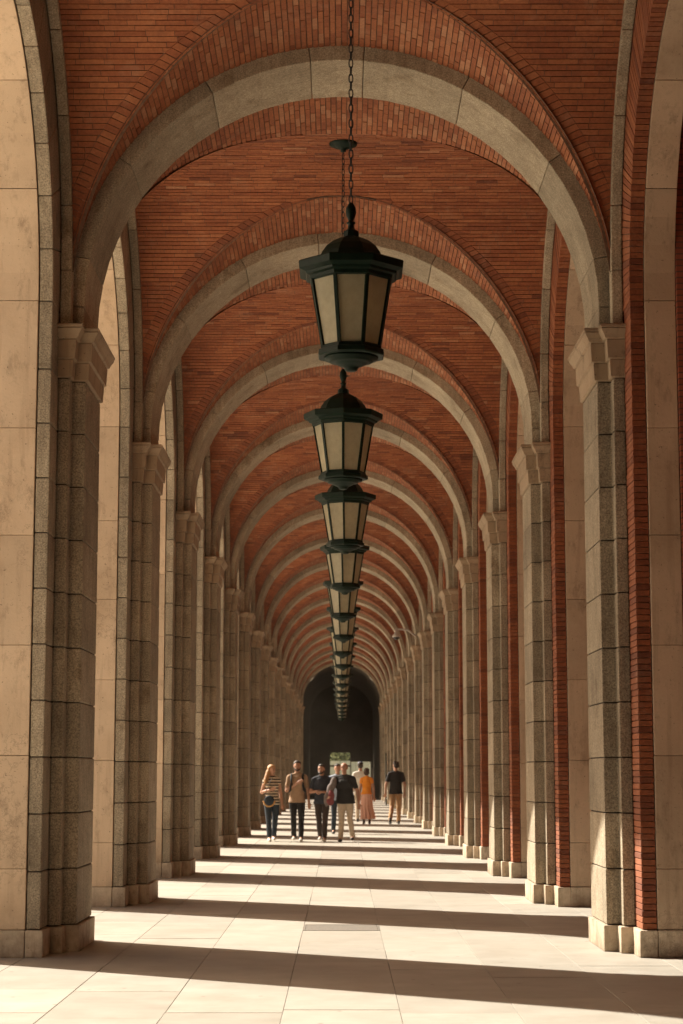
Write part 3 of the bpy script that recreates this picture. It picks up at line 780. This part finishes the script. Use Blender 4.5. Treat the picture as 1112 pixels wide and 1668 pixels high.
def chain_mesh(z0, z1):
    vs, fs = [], []; L = .078; pitch = .060; k = 0; z = z0+.03
    while z < z1-.02:
        rotz = (k % 2)*PI/2+.25; n = len(vs); N, Mn = 12, 5
        for a in range(N):
            t_ = 2*PI*a/N; cx, cz = .0150*math.cos(t_), .021*math.sin(t_)
            cz += .014 if math.sin(t_) > .01 else (-.014 if math.sin(t_) < -.01 else 0)
            nx, nz = math.cos(t_), math.sin(t_)
            for b in range(Mn):
                p_ = 2*PI*b/Mn; r = .0050
                x = cx+nx*r*math.cos(p_); zz = cz+nz*r*math.cos(p_); y = r*math.sin(p_)
                vs.append((x*math.cos(rotz)-y*math.sin(rotz), x*math.sin(rotz)+y*math.cos(rotz), z+zz))
        for a in range(N):
            for b in range(Mn): fs.append((n+a*Mn+b, n+((a+1) % N)*Mn+b, n+((a+1) % N)*Mn+(b+1) % Mn, n+a*Mn+(b+1) % Mn))
        k += 1; z += pitch
    return mesh_from(vs, fs, M['chain'], 'chain', True)
chain_m = chain_mesh(1.295, CROWN-LZ-.085)
rose_m = lathe([(.012, -.10), (.028, -.095), (.03, -.07), (.07, -.055), (.12, -.035), (.15, -.02), (.155, .0), (.15, .012)], 20, M['iron'], 'rose', True)
lx = [.072, .018, .052, .055, .03, .045, .03, .04, .03, .035, .03, .03, .03, .03, .03, .03, .03]
lrot = [.0, 1.0, .82, .62, .3, .1, .9, .3, .7, .0, .5, .2, .9, .4, .1, .6, .3]
for i in range(0, IMAX):
    k = i
    rot = (lrot[k]*PI/8 if k >= 0 else 0)
    x = lx[k] if k >= 0 else 0
    lab = ('dark green octagonal lantern with frosted panes, ' +
           ('the biggest, uppermost in the picture' if k == 0 else f'{ordinal[k+1]} lantern from the viewer' if k > 0 else 'hung just outside the near edge of the view'))
    t = thing('hanging_lantern', lab, 'lantern', (x, PY(i)+BAY/2, LZ), 'lanterns hanging along the walk', rot)
    t.rotation_euler = (0, 0, rot + (PI/2 if False else 0))
    rf = ob('lantern_roof', lan_roof, t); ob('finial', lan_fin, rf); lb_ = ob('lantern_base', lan_bot, t); ob('bottom_knob', lan_knob, lb_); gb = ob('glazing_bars', lan_bars, t)
    for q in range(8): o = ob('pane', lan_pane, gb); o.rotation_euler = (0, 0, q*PI/4)
    ob('chain', chain_m, t); ob('ceiling_rose', rose_m, t, (0, 0, CROWN-LZ))

# ------------------------------------------------------------------ dome camera on an arm, right side
t = thing('security_camera', 'white dome security camera on a bent arm, right side above the capitals', 'security camera', (2.20, 58.5, 5.62))
def tube(pts, r, mat, name, n=8):
    bm = bmesh.new(); rr = []
    for k, p in enumerate(pts):
        p = Vector(p); d = (Vector(pts[min(k+1, len(pts)-1)])-Vector(pts[max(k-1, 0)])).normalized(); q = d.to_track_quat('Z', 'Y')
        rk = r[k] if isinstance(r, (list, tuple)) else r
        rr.append([bm.verts.new(p+q @ Vector((rk*math.cos(2*PI*a/n), rk*math.sin(2*PI*a/n), 0))) for a in range(n)])
    for a, b in zip(rr, rr[1:]):
        for k in range(n): bm.faces.new((a[k], a[(k+1) % n], b[(k+1) % n], b[k]))
    bm.faces.new(rr[0][::-1]); bm.faces.new(rr[-1])
    return bm_mesh(bm, mat, name, True)
ob('arm', tube([(0.05, 0, 0), (-.2, 0, .19), (-.30, 0, .2), (-.52, 0, .21), (-.56, 0, .2)], .028, M['camera_white'], 'arm'), t)
ob('housing', lathe([(.04, .2), (.05, .12), (.06, .08), (.12, .02), (.125, -.02), (.12, -.03)], 16, M['camera_white'], 'housing', True), t, (-.54, 0, 0))
ob('dome', lathe([(.10, -.03), (.09, -.07), (.06, -.1), (.01, -.115)], 16, M['lens_dark'], 'dome', True), t, (-.54, 0, 0))

# ------------------------------------------------------------------ thin warm haze in the air
hz = bpy.data.materials.new('haze'); hz.use_nodes = True; ht = hz.node_tree; ht.nodes.clear()
pv = ht.nodes.new('ShaderNodeVolumePrincipled'); pv.inputs['Color'].default_value = (1, .84, .66, 1); pv.inputs['Density'].default_value = .00022; pv.inputs['Anisotropy'].default_value = .3
hout = ht.nodes.new('ShaderNodeOutputMaterial'); ht.links.new(pv.outputs[0], hout.inputs['Volume'])
ob('haze', box(-420, 420, -220, 720, -1.05, 9.6, hz), kind='stuff')

# ------------------------------------------------------------------ people
dg_tmp = []
def add_ell(bm, c, r, rot=None, seg=14):
    m_ = Matrix.Translation(c) @ (rot.to_4x4() if rot else Matrix.Identity(4)) @ Matrix.Diagonal((*r, 1))
    bmesh.ops.create_uvsphere(bm, u_segments=seg, v_segments=max(8, seg//2+2), radius=1, matrix=m_)
def add_cap(bm, a, b, r0, r1, flat=1.0, seg=12):
    """tapered limb from a to b with round ends; flat squeezes it front to back"""
    a = Vector(a); b = Vector(b); d = b-a; L = d.length
    q = d.to_track_quat('Z', 'Y') if L > 1e-6 else Matrix.Identity(3).to_quaternion()
    rr = []; steps = 4
    prof = [(-r0*math.cos(t*PI/2/steps), r0*math.sin(t*PI/2/steps)) for t in range(steps+1)]
    prof += [(L+r1*math.sin(t*PI/2/steps), r1*math.cos(t*PI/2/steps)) for t in range(0, steps+1)]
    for z, r in prof:
        ring = []
        for k in range(seg):
            p = q @ Vector((max(r, 1e-4)*math.cos(2*PI*k/seg), max(r, 1e-4)*math.sin(2*PI*k/seg), z)); p = a+p
            p.y = (a.y+(b.y-a.y)*min(1, max(0, z/L if L else 0))) + (p.y-(a.y+(b.y-a.y)*min(1, max(0, z/L if L else 0))))*flat
            ring.append(bm.verts.new(p))
        rr.append(ring)
    for u, v in zip(rr, rr[1:]):
        for k in range(seg): bm.faces.new((u[k], u[(k+1) % seg], v[(k+1) % seg], v[k]))
    bm.faces.new(rr[0][::-1]); bm.faces.new(rr[-1])
def remeshed(bm, voxel, mat, name, smooth_it=2):
    bmesh.ops.recalc_face_normals(bm, faces=bm.faces)
    me = bpy.data.meshes.new(name); bm.to_mesh(me); bm.free()
    o = bpy.data.objects.new('tmp_'+name, me); C.objects.link(o)
    md = o.modifiers.new('r', 'REMESH'); md.mode = 'VOXEL'; md.voxel_size = voxel; md.use_smooth_shade = True
    if smooth_it: sm = o.modifiers.new('s', 'SMOOTH'); sm.factor = .5; sm.iterations = smooth_it
    dg = bpy.context.evaluated_depsgraph_get(); ev = o.evaluated_get(dg)
    out = bpy.data.meshes.new_from_object(ev); out.name = name
    bpy.data.objects.remove(o); out.materials.clear(); out.materials.append(mat)
    for p in out.polygons: p.use_smooth = True
    return out
def fold(me, amp, freq, seed, zdir=False):
    """soft cloth folds pressed into the surface"""
    rng = random.Random(seed); ph = [rng.random()*6 for _ in range(4)]
    me.update(); ns = [v.normal.copy() for v in me.vertices]
    for v, n in zip(me.vertices, ns):
        c = v.co
        f = math.sin(c.z*freq+c.x*freq*.6+ph[0])*.5+math.sin(c.x*freq*1.3-c.z*freq*.8+c.y*9+ph[1])*.35+math.sin((c.z+c.x)*freq*2+ph[2])*.2
        if zdir: f = math.sin(math.atan2(c.y, c.x)*freq+ph[0])
        v.co += n*amp*f
def person(label, loc, H, rz, spec):
    """local frame: the figure faces -Y, +X is its left-hand side as a viewer in front sees it on the right"""
    t = thing('person', label, 'person', loc, spec.get('group'), rz)
    S = H; fem = spec.get('fem', False)
    sh = (.084 if fem else .100)*S*spec.get('wide', 1); hip = (.052 if fem else .050)*S
    zsh, zhip, zcr = .815*S, .52*S, .47*S
    lean = Vector(spec.get('lean', (0, 0, 0)))
    bulk = spec.get('bulk', 1.0)
    top = Vector((lean.x, lean.y, 0))
    neck0 = Vector((0, .012*S, .835*S))+top; head = Vector((0, -.006*S, .932*S))+top+Vector(spec.get('head', (0, 0, 0)))
    yaw = spec.get('yaw', 0)
    hr = Matrix.Rotation(yaw, 3, 'Z')
    L = {}
    for sgn, key in ((-1, 'l'), (1, 'r')):
        kx, ky, ax, ay, az_ = spec['leg_'+key]
        L[key] = (Vector((sgn*hip, 0, zhip-.02*S)), Vector((sgn*hip+kx*S, ky*S, .275*S+az_*.5*S)), Vector((sgn*hip+ax*S, ay*S, (.048+az_)*S)))
    A = {}
    for sgn, key in ((-1, 'l'), (1, 'r')):
        e, w = spec['arm_'+key]; s0 = Vector((sgn*sh, .006*S, zsh-.02*S))+top
        A[key] = (s0, s0+Vector(e)*S, s0+Vector(w)*S)
    def torso(bm, g, hips=True):
        if hips: add_ell(bm, Vector((0, 0, .53*S)), ((.084*bulk)*S+g, .060*S*bulk+g, .065*S+g))
        add_ell(bm, Vector((0, -.002*S*bulk, .615*S))+top*.4, ((.078 if fem else .088)*S*bulk+g, .057*S*bulk**1.6+g, .085*S+g))
        add_ell(bm, Vector((0, 0, .715*S))+top*.75, ((.088 if fem else .104)*S*(bulk**.6)+g, .062*S*bulk+g, .095*S+g))
        add_ell(bm, Vector((0, .004*S, .788*S))+top, (sh*1.02+g, .046*S+g, .040*S+g))
        for sg in (-1, 1): add_cap(bm, Vector((sg*.02*S, .008*S, .825*S))+top, Vector((sg*sh, .006*S, .800*S))+top, .028*S+g, .026*S+g)
        if fem:
            for sg in (-1, 1): add_ell(bm, Vector((sg*.042*S, -.042*S, .735*S))+top*.8, (.038*S+g, .034*S+g, .036*S+g))
    def arms(bm, g, frac=1.0, key=None):
        for k in (key or 'lr'):
            s0, e, w = A[k]; add_ell(bm, s0, (.029*S+g, .031*S+g, .031*S+g))
            if frac >= 1:
                add_cap(bm, s0, e, .031*S+g, .0235*S+g); add_cap(bm, e, w, .0245*S+g, .0155*S+g)
            else: add_cap(bm, s0, s0.lerp(e, frac), .030*S+g, .029*S+g)
    def legs(bm, g, ankle=0):
        for k in 'lr':
            h, kn, an = L[k]; add_cap(bm, h, kn, .049*S*(bulk**.5)+g, .031*S+g); 
            if ankle: an = kn.lerp(an, .86 if spec.get('crop') else 1.02)
            add_cap(bm, kn, an, .032*S+g, .020*S+g+ankle)
            if not ankle: add_ell(bm, kn.lerp(an, .3)+Vector((0, .010*S, 0)), (.025*S, .026*S, .06*S))
    def hand(bm, k):
        s0, e, w = A[k]; d = (w-e).normalized(); hd = Vector(spec.get('hand_'+k, d)).normalized()
        side = hd.cross(Vector((0, -1, 0)));
        if side.length < .3: side = hd.cross(Vector((0, 0, 1)))
        side.normalize(); nrm = side.cross(hd).normalized()
        pc = w+hd*.030*S
        q = Matrix((side, nrm, hd)).transposed()
        add_ell(bm, pc, (.022*S, .012*S, .030*S), q)
        for j, ln in ((-1.5, .030), (-.5, .036), (.5, .034), (1.5, .026)):
            b0 = pc+hd*.018*S+side*j*.0105*S; b1 = b0+hd*ln*.55*S+nrm*.003*S; b2 = b1+(hd*.8+nrm*.6)*ln*.5*S
            add_cap(bm, b0, b1, .0052*S, .0048*S, seg=7); add_cap(bm, b1, b2, .0048*S, .004*S, seg=7)
        sd = 1 if k == 'l' else -1
        b0 = pc-hd*.012*S+side*sd*.018*S; b1 = b0+(hd*.7+side*sd*.6).normalized()*.026*S; add_cap(bm, b0, b1, .0062*S, .0055*S, seg=7); add_cap(bm, b1, b1+(hd+nrm*.3).normalized()*.016*S, .0055*S, .0045*S, seg=7)
    # ---- body: one continuous surface
    bm = bmesh.new(); torso(bm, -.004*S); arms(bm, 0); legs(bm, 0)
    for k in 'lr':
        hand(bm, k); an = L[k][2]; add_cap(bm, an, an+Vector((0, -.07*S, -.022*S)), .020*S, .015*S)
    add_cap(bm, neck0, head-Vector((0, -.012*S, .03*S)), .031*S if not fem else .026*S, .029*S if not fem else .024*S)
    hq = hr
    def HP(x, y, z): return head+hr @ Vector((x*S, y*S, z*S))
    add_ell(bm, HP(0, .004, .014), (.0455*S, .054*S, .052*S), hq, 18)       # skull
    add_ell(bm, HP(0, -.010, -.018), (.034*S, .037*S, .040*S), hq)         # face
    add_ell(bm, HP(0, -.024, -.046), (.019*S, .018*S, .014*S), hq)         # chin
    add_cap(bm, HP(0, -.046, .006), HP(0, -.058, -.013), .005*S, .0075*S, seg=8)   # nose
    add_ell(bm, HP(0, -.046, -.031), (.013*S, .006*S, .0045*S), hq, 8)
    add_ell(bm, HP(0, -.044, .016), (.026*S, .008*S, .005*S), hq, 8)
    for sg in (-1, 1): add_ell(bm, HP(sg*.044, .008, -.006), (.005*S, .010*S, .016*S), hq, 8)
    ob('body', remeshed(bm, .0085, spec.get('skin', M['skin']), 'body', 1), t)
    # ---- eyes, brows, mouth
    if spec.get('face', True):
        bm = bmesh.new()
        for sg in (-1, 1): add_ell(bm, HP(sg*.0165, -.0455, .004), (.006*S, .0035*S, .0035*S), hq, 8)
        ob('eyes', bm_mesh(bm, M['lens_dark'], 'eyes', True), t)
        bm = bmesh.new()
        for sg in (-1, 1): add_ell(bm, HP(sg*.0165, -.049, .018), (.011*S, .004*S, .0025*S), hq, 8)
        ob('eyebrows', bm_mesh(bm, M['hair_dark'], 'brows', True), t)
        bm = bmesh.new(); add_ell(bm, HP(0, -.0515, -.031), (.011*S, .003*S, .0028*S), hq, 8); ob('mouth', bm_mesh(bm, M['maroon_cloth'], 'mouth', True), t)
    # ---- hair
    hk = spec.get('hair'); hm = spec.get('hair_mat', M['hair_dark'])
    if hk:
        bm = bmesh.new()
        add_ell(bm, HP(0, .014, .031), (.0495*S, .054*S, .045*S), hq, 18)
        add_ell(bm, HP(0, .028, .000), (.046*S, .038*S, .044*S), hq, 14)
        if hk == 'short': add_ell(bm, HP(0, -.018, .052), (.034*S, .026*S, .020*S), hq, 12)
        if hk == 'bun':
            add_ell(bm, HP(0, .03, -.01), (.054*S, .04*S, .056*S), hq, 14); add_ell(bm, HP(.01, .07, .02), (.026*S, .024*S, .026*S), hq, 10)
        if hk == 'long':
            add_ell(bm, HP(0, -.01, .045), (.042*S, .036*S, .028*S), hq, 12)
            for sg in (-1, 1): add_cap(bm, HP(sg*.04, .012, .02), HP(sg*.047, .02, -.075), .018*S, .018*S)
            add_cap(bm, HP(-.03, .03, -.02), HP(-.085, .03, -.13), .034*S, .030*S); add_cap(bm, HP(-.085, .03, -.13), HP(-.115, .025, -.20), .028*S, .009*S)
            add_cap(bm, HP(0, .04, -.02), HP(-.03, .05, -.15), .036*S, .026*S)
        me = remeshed(bm, .008, hm, 'hair', 1); fold(me, .003, 60, 3); ob('hair', me, t)
    if spec.get('beard'):
        bm = bmesh.new(); add_ell(bm, HP(0, -.030, -.045), (.024*S, .020*S, .020*S), hq, 12)
        for sg in (-1, 1): add_cap(bm, HP(sg*.036, -.002, -.008), HP(sg*.024, -.026, -.042), .008*S, .012*S)
        add_cap(bm, HP(-.014, -.050, -.022), HP(.014, -.050, -.022), .0045*S, .0045*S, seg=8)
        ob('beard', remeshed(bm, .007, spec.get('beard_mat', hm), 'beard', 1), t)
    if spec.get('cap'):
        bm = bmesh.new(); add_ell(bm, HP(0, .004, .040), (.05*S, .058*S, .038*S), hq, 16); add_ell(bm, HP(0, -.06, .036), (.036*S, .038*S, .006*S), hq, 12)
        ob('cap', remeshed(bm, .008, M['cap_blue'], 'cap', 1), t)
    # ---- clothes
    sm = spec.get('shirt')
    if sm:
        bm = bmesh.new(); torso(bm, .009, False); arms(bm, .009, spec.get('sleeve', .62))
        add_cap(bm, neck0-Vector((0, 0, .015*S)), neck0+Vector((0, -.002, .004*S)), .037*S, .033*S)
        hx, hy = (.098*S+.090*S*(bulk-1))+.013, .066*S*bulk+.016; hb = .535 if spec.get('tuck') else .480; rr = []
        for zz, kx_ in ((.66, .74 if fem else .86), (.60, .78 if fem else .88), (.54, .94), (hb+.01, 1.05), (hb, 1.04)):
            rr.append([bm.verts.new((hx*kx_*math.cos(2*PI*q/24)+top.x*max(0, (zz-.5)/.35), hy*kx_*math.sin(2*PI*q/24), zz*S)) for q in range(24)])
        for u, v in zip(rr, rr[1:]):
            for q in range(24): bm.faces.new((u[q], u[(q+1) % 24], v[(q+1) % 24], v[q]))
        bm.faces.new(rr[0]); bm.faces.new(rr[-1])
        me = remeshed(bm, .0095, sm, 'shirt', 2); fold(me, .0055, 26, int(H*100)); ob('shirt', me, t)
    tm = spec.get('trousers')
    if tm:
        bm = bmesh.new(); add_ell(bm, Vector((0, 0, .525*S)), (.088*S*bulk+.002, .063*S*bulk+.002, .058*S)); legs(bm, .011, .013)
        me = remeshed(bm, .0095, tm, 'trousers', 2); fold(me, .006, 22, int(H*77)); ob('trousers', me, t)
    if spec.get('skirt'):
        n = 72; bm = bmesh.new(); rr = []
        for z, r, am in ((.60, .075, .0), (.56, .088, .001), (.50, .098, .002), (.42, .104, .004), (.3, .112, .007), (.18, .122, .010), (.095, .130, .013), (.09, .128, .013)):
            rr.append([bm.verts.new(((r+am*math.sin(k*2*PI/n*12))*S*math.cos(2*PI*k/n)+(-.02*S if z < .2 else 0), (r*.72+am*math.sin(k*2*PI/n*12))*S*math.sin(2*PI*k/n), z*S)) for k in range(n)])
        for a, b in zip(rr, rr[1:]):
            for k in range(n): bm.faces.new((a[k], a[(k+1) % n], b[(k+1) % n], b[k]))
        bm.faces.new(rr[0]); bm.faces.new(rr[-1]); ob('skirt', bm_mesh(bm, spec['skirt'], 'skirt', True), t)
    sm2 = spec.get('shoes', M['shoe_white'])
    for k in 'lr':
        an = L[k][2]; az_ = spec['leg_'+k][4]; bm = bmesh.new(); tilt = spec.get('toe_'+k, 0)
        hl = an+Vector((0, .024*S, -.024*S)); toe = an+Vector((0, -.095*S, -.029*S-tilt*S))
        add_cap(bm, hl, toe, .024*S, .019*S); add_ell(bm, toe+Vector((0, .03*S, 0)), (.029*S, .045*S, .017*S)); add_cap(bm, an+Vector((0, .006*S, .012*S)), hl, .024*S, .024*S)
        me = remeshed(bm, .0085, sm2, 'shoe', 1)
        zmin = min(v.co.z for v in me.vertices)
        if az_ == 0:
            for v in me.vertices:
                if v.co.z < 0.004: v.co.z = .002
        ob('shoe', me, t)
    return t, L, A, S
FWD = 1
# feet rows: y 1366 -> 45.0 m; X from pixel offsets
def at_px(px, depth): return (px-555.5)*depth/F_PX
dF = 43.7
hang = lambda s_, out=.025, y=-.02: ((s_*out, .015, -.165), (s_*(out+.01), y, -.315))
grp = 'people walking towards the viewer'; grp2 = 'people walking away'
# striped woman
t, L, A, S = person('woman with long blond hair, striped top and dark jeans, outermost of the four walking towards the viewer', (at_px(443, dF), dF, 0), 1.69, .12, dict(
    fem=True, group=grp, yaw=.75, hair='long', hair_mat=M['hair_blond'], shirt=M['striped'], sleeve=.18, trousers=M['jeans'], crop=True, shoes=M['shoe_white'],
    leg_l=(.010, -.05, .016, -.085, 0), leg_r=(-.004, .012, -.014, .10, .012), arm_l=((-.045, .02, -.155), (.055, -.10, -.12)), hand_l=(1, -.2, .35), arm_r=((.035, .02, -.165), (.05, -.03, -.31)), face=True))
t['label'] = 'woman with long blond hair, striped sleeveless top, dark cropped jeans and a round straw bag'
# round straw bag
bm = bmesh.new(); n = 28
for k in range(n):
    pass
bm.free()
def torus(R, r, mat, arc=(0, 2*PI), n=26, sx=1, sz=1, name='ring'):
    pts = [(R*sx*math.cos(arc[0]+(arc[1]-arc[0])*k/n), 0, R*sz*math.sin(arc[0]+(arc[1]-arc[0])*k/n)) for k in range(n+1)]
    return tube(pts, r, mat, name, 8)
bag = thing('shoulder_bag', 'round tan straw bag at the hip of the woman in the striped top', 'bag', (at_px(439, dF-.15), dF-.17, .90))
ob('bag_body', lathe([(.01, -.035), (.10, -.035), (.115, 0), (.10, .035), (.01, .035)], 24, M['jeans'], 'bag', True), bag).rotation_euler = (PI/2, 0, 0)
ob('bag_rim', torus(.12, .022, M['straw'], (PI, 2*PI)), bag)
ob('strap', tube([(-.11, 0, .02), (-.07, -.03, .2), (.02, -.02, .42), (.08, .03, .52)], .007, M['hair_brown'], 'strap', 6), bag)
# man in tan polo with backpack straps
def straps(t, S, mat, y=-.070):
    for sg in (-1, 1):
        pts = [(sg*.07*S, .02*S, .835*S), (sg*.072*S, -.035*S, .82*S), (sg*.075*S, y*.86*S, .77*S), (sg*.074*S, y*S, .71*S), (sg*.085*S, -.05*S, .64*S), (sg*.10*S, 0, .62*S)]
        ob('backpack_strap', tube(pts, .0145*S, mat, 'strap', 8), t)
def backpack(t, S, mat, y=.105):
    bm = bmesh.new(); add_ell(bm, Vector((0, y*S, .70*S)), (.085*S, .055*S, .13*S)); add_ell(bm, Vector((0, y*1.3*S, .65*S)), (.06*S, .035*S, .07*S))
    ob('backpack', remeshed(bm, .012, mat, 'backpack', 2), t)
t, L, A, S = person('bearded man in a tan polo shirt and black jeans, one hand on his backpack strap', (at_px(484, dF+.1), dF+.1, 0), 1.78, .0, dict(
    group=grp, hair='short', beard=True, yaw=.1, shirt=M['tan_cloth'], trousers=M['black_cloth'], shoes=M['shoe_white'],
    leg_l=(.006, .01, .008, .10, .012), leg_r=(.004, -.05, .0, -.09, 0), arm_l=((-.03, -.01, -.165), (.105, -.10, -.07)), hand_l=(.9, -.1, .45), arm_r=((.035, .02, -.165), (.05, -.02, -.315))))
straps(t, S, M['black_cloth']); backpack(t, S, M['black_cloth'])
# man in navy polo, hands together
t, L, A, S = person('bearded man in a navy polo shirt and brown trousers looking down at his hands', (at_px(524, dF), dF, 0), 1.72, -.05, dict(
    group=grp, hair='short', beard=True, yaw=-.25, head=(-.012, -.03, -.015), shirt=M['navy_cloth'], trousers=M['brown_cloth'], shoes=M['shoe_white'],
    leg_l=(.010, .01, .022, .10, .012), leg_r=(-.006, -.05, -.014, -.09, 0), arm_l=((-.045, .0, -.16), (.015, -.12, -.155)), hand_l=(1, -.25, .05), arm_r=((.03, .0, -.165), (-.09, -.12, -.16)), hand_r=(-1, -.2, .1)))
ph = thing('phone', 'dark phone held in both hands by the man in the navy polo', 'phone', (at_px(522, dF)-.01, dF-.27, 1.12)); ob('phone_body', box(-.07, .07, -.035, .035, -.005, .005, M['lens_dark'], .003), ph); ob('screen', box(-.062, .062, -.030, .030, .0055, .007, M['camera_white']), ph)
# bald man in black tee
t, L, A, S = person('heavyset bald man in a black t-shirt and beige trousers carrying a jacket on his arm', (at_px(562, dF-.2), dF-.2, 0), 1.74, -.12, dict(
    group=grp, bulk=1.2, wide=1.12, yaw=-.2, hair=None, beard=False, shirt=M['black_cloth'], trousers=M['beige_cloth'], shoes=M['shoe_dark'], skin=M['skin_dark'],
    lean=(-.03, 0, 0), leg_l=(.004, -.045, -.006, -.07, 0), leg_r=(.006, .01, .030, .10, .015), arm_l=((-.055, -.01, -.155), (-.075, -.125, -.225)), hand_l=(.2, -.8, -.3), arm_r=((.055, .02, -.16), (.075, -.02, -.31))))
wl = A['l'][2]; base = Vector((at_px(562, dF-.2), dF-.2, 0))
jk = thing('jacket', 'grey and maroon jacket draped over the forearm of the man in black', 'jacket', base+Vector((A['l'][1].x*.5+wl.x*.5, (A['l'][1].y+wl.y)/2, wl.z)))
bm = bmesh.new(); add_ell(bm, Vector((.07, .02, .30)), (.085, .075, .13)); add_ell(bm, Vector((.0, .0, .13)), (.085, .07, .15)); add_ell(bm, Vector((-.04, -.02, -.03)), (.10, .055, .17)); add_ell(bm, Vector((-.09, -.02, -.12)), (.05, .035, .13))
me = remeshed(bm, .012, M['grey_cloth'], 'jk', 2); fold(me, .016, 19, 5); ob('outer_cloth', me, jk)
bm = bmesh.new(); add_ell(bm, Vector((.02, -.06, .0)), (.075, .05, .14)); add_ell(bm, Vector((.0, -.06, -.10)), (.085, .045, .09)); me = remeshed(bm, .012, M['maroon_cloth'], 'jk', 2); fold(me, .015, 21, 6); ob('lining', me, jk)
# person behind in pale blue with rucksack
dB = 49.2
t, L, A, S = person('person in a pale blue shirt half hidden behind the bald man', (at_px(549, dB), dB, 0), 1.74, 0, dict(
    group=grp2, face=False, hair='short', shirt=M['blue_cloth'], trousers=M['jeans'], shoes=M['shoe_dark'],
    leg_l=(.0, -.03, -.01, -.02, 0), leg_r=(0, .01, 0, .05, 0), arm_l=hang(-1), arm_r=hang(1)))
backpack(t, S, M['black_cloth'])
# woman in orange, back to us
dO = 58.5
t, L, A, S = person('woman in an orange top and long pink pleated skirt walking away, dark hair pinned up', (at_px(596, dO), dO, 0), 1.66, PI, dict(
    fem=True, group=grp2, face=False, hair='bun', hair_mat=M['hair_brown'], shirt=M['orange_cloth'], sleeve=.35, tuck=True, shoes=M['hair_brown'], skirt=M['pink_cloth'],
    leg_l=(.0, -.03, .0, -.05, 0), leg_r=(0, .01, 0, .05, 0), arm_l=hang(-1, .04), arm_r=hang(1, .035)))
# tall person with blue cap beyond
dC = 61.3
t, L, A, S = person('tall person in a blue cap and white shirt just beyond the woman in orange', (at_px(586, dC), dC, 0), 1.86, PI, dict(
    group=grp2, face=False, hair='short', cap=True, shirt=M['white_cloth'], trousers=M['beige_cloth'], shoes=M['shoe_dark'],
    leg_l=(.0, -.03, .0, -.04, 0), leg_r=(0, .01, 0, .05, 0), arm_l=hang(-1), arm_r=hang(1)))
# man in black polo walking away on the right
dR = 58.6
t, L, A, S = person('man in black polo shirt and khaki trousers walking away beside the right piers', (at_px(643, dR), dR, 0), 1.86, PI, dict(
    group=grp2, face=False, yaw=.5, hair='short', shirt=M['black_cloth'], trousers=M['khaki_cloth'], shoes=M['shoe_dark'], bulk=1.05,
    leg_l=(.0, -.04, .004, -.07, 0), leg_r=(.012, .01, .045, .15, .03), toe_r=.03, arm_l=((-.04, .02, -.165), (-.035, -.03, -.31)), arm_r=((.055, .0, -.16), (.065, -.05, -.30))))

for o in C.objects:
    if o.type == 'EMPTY' and 'kind' not in o: pass
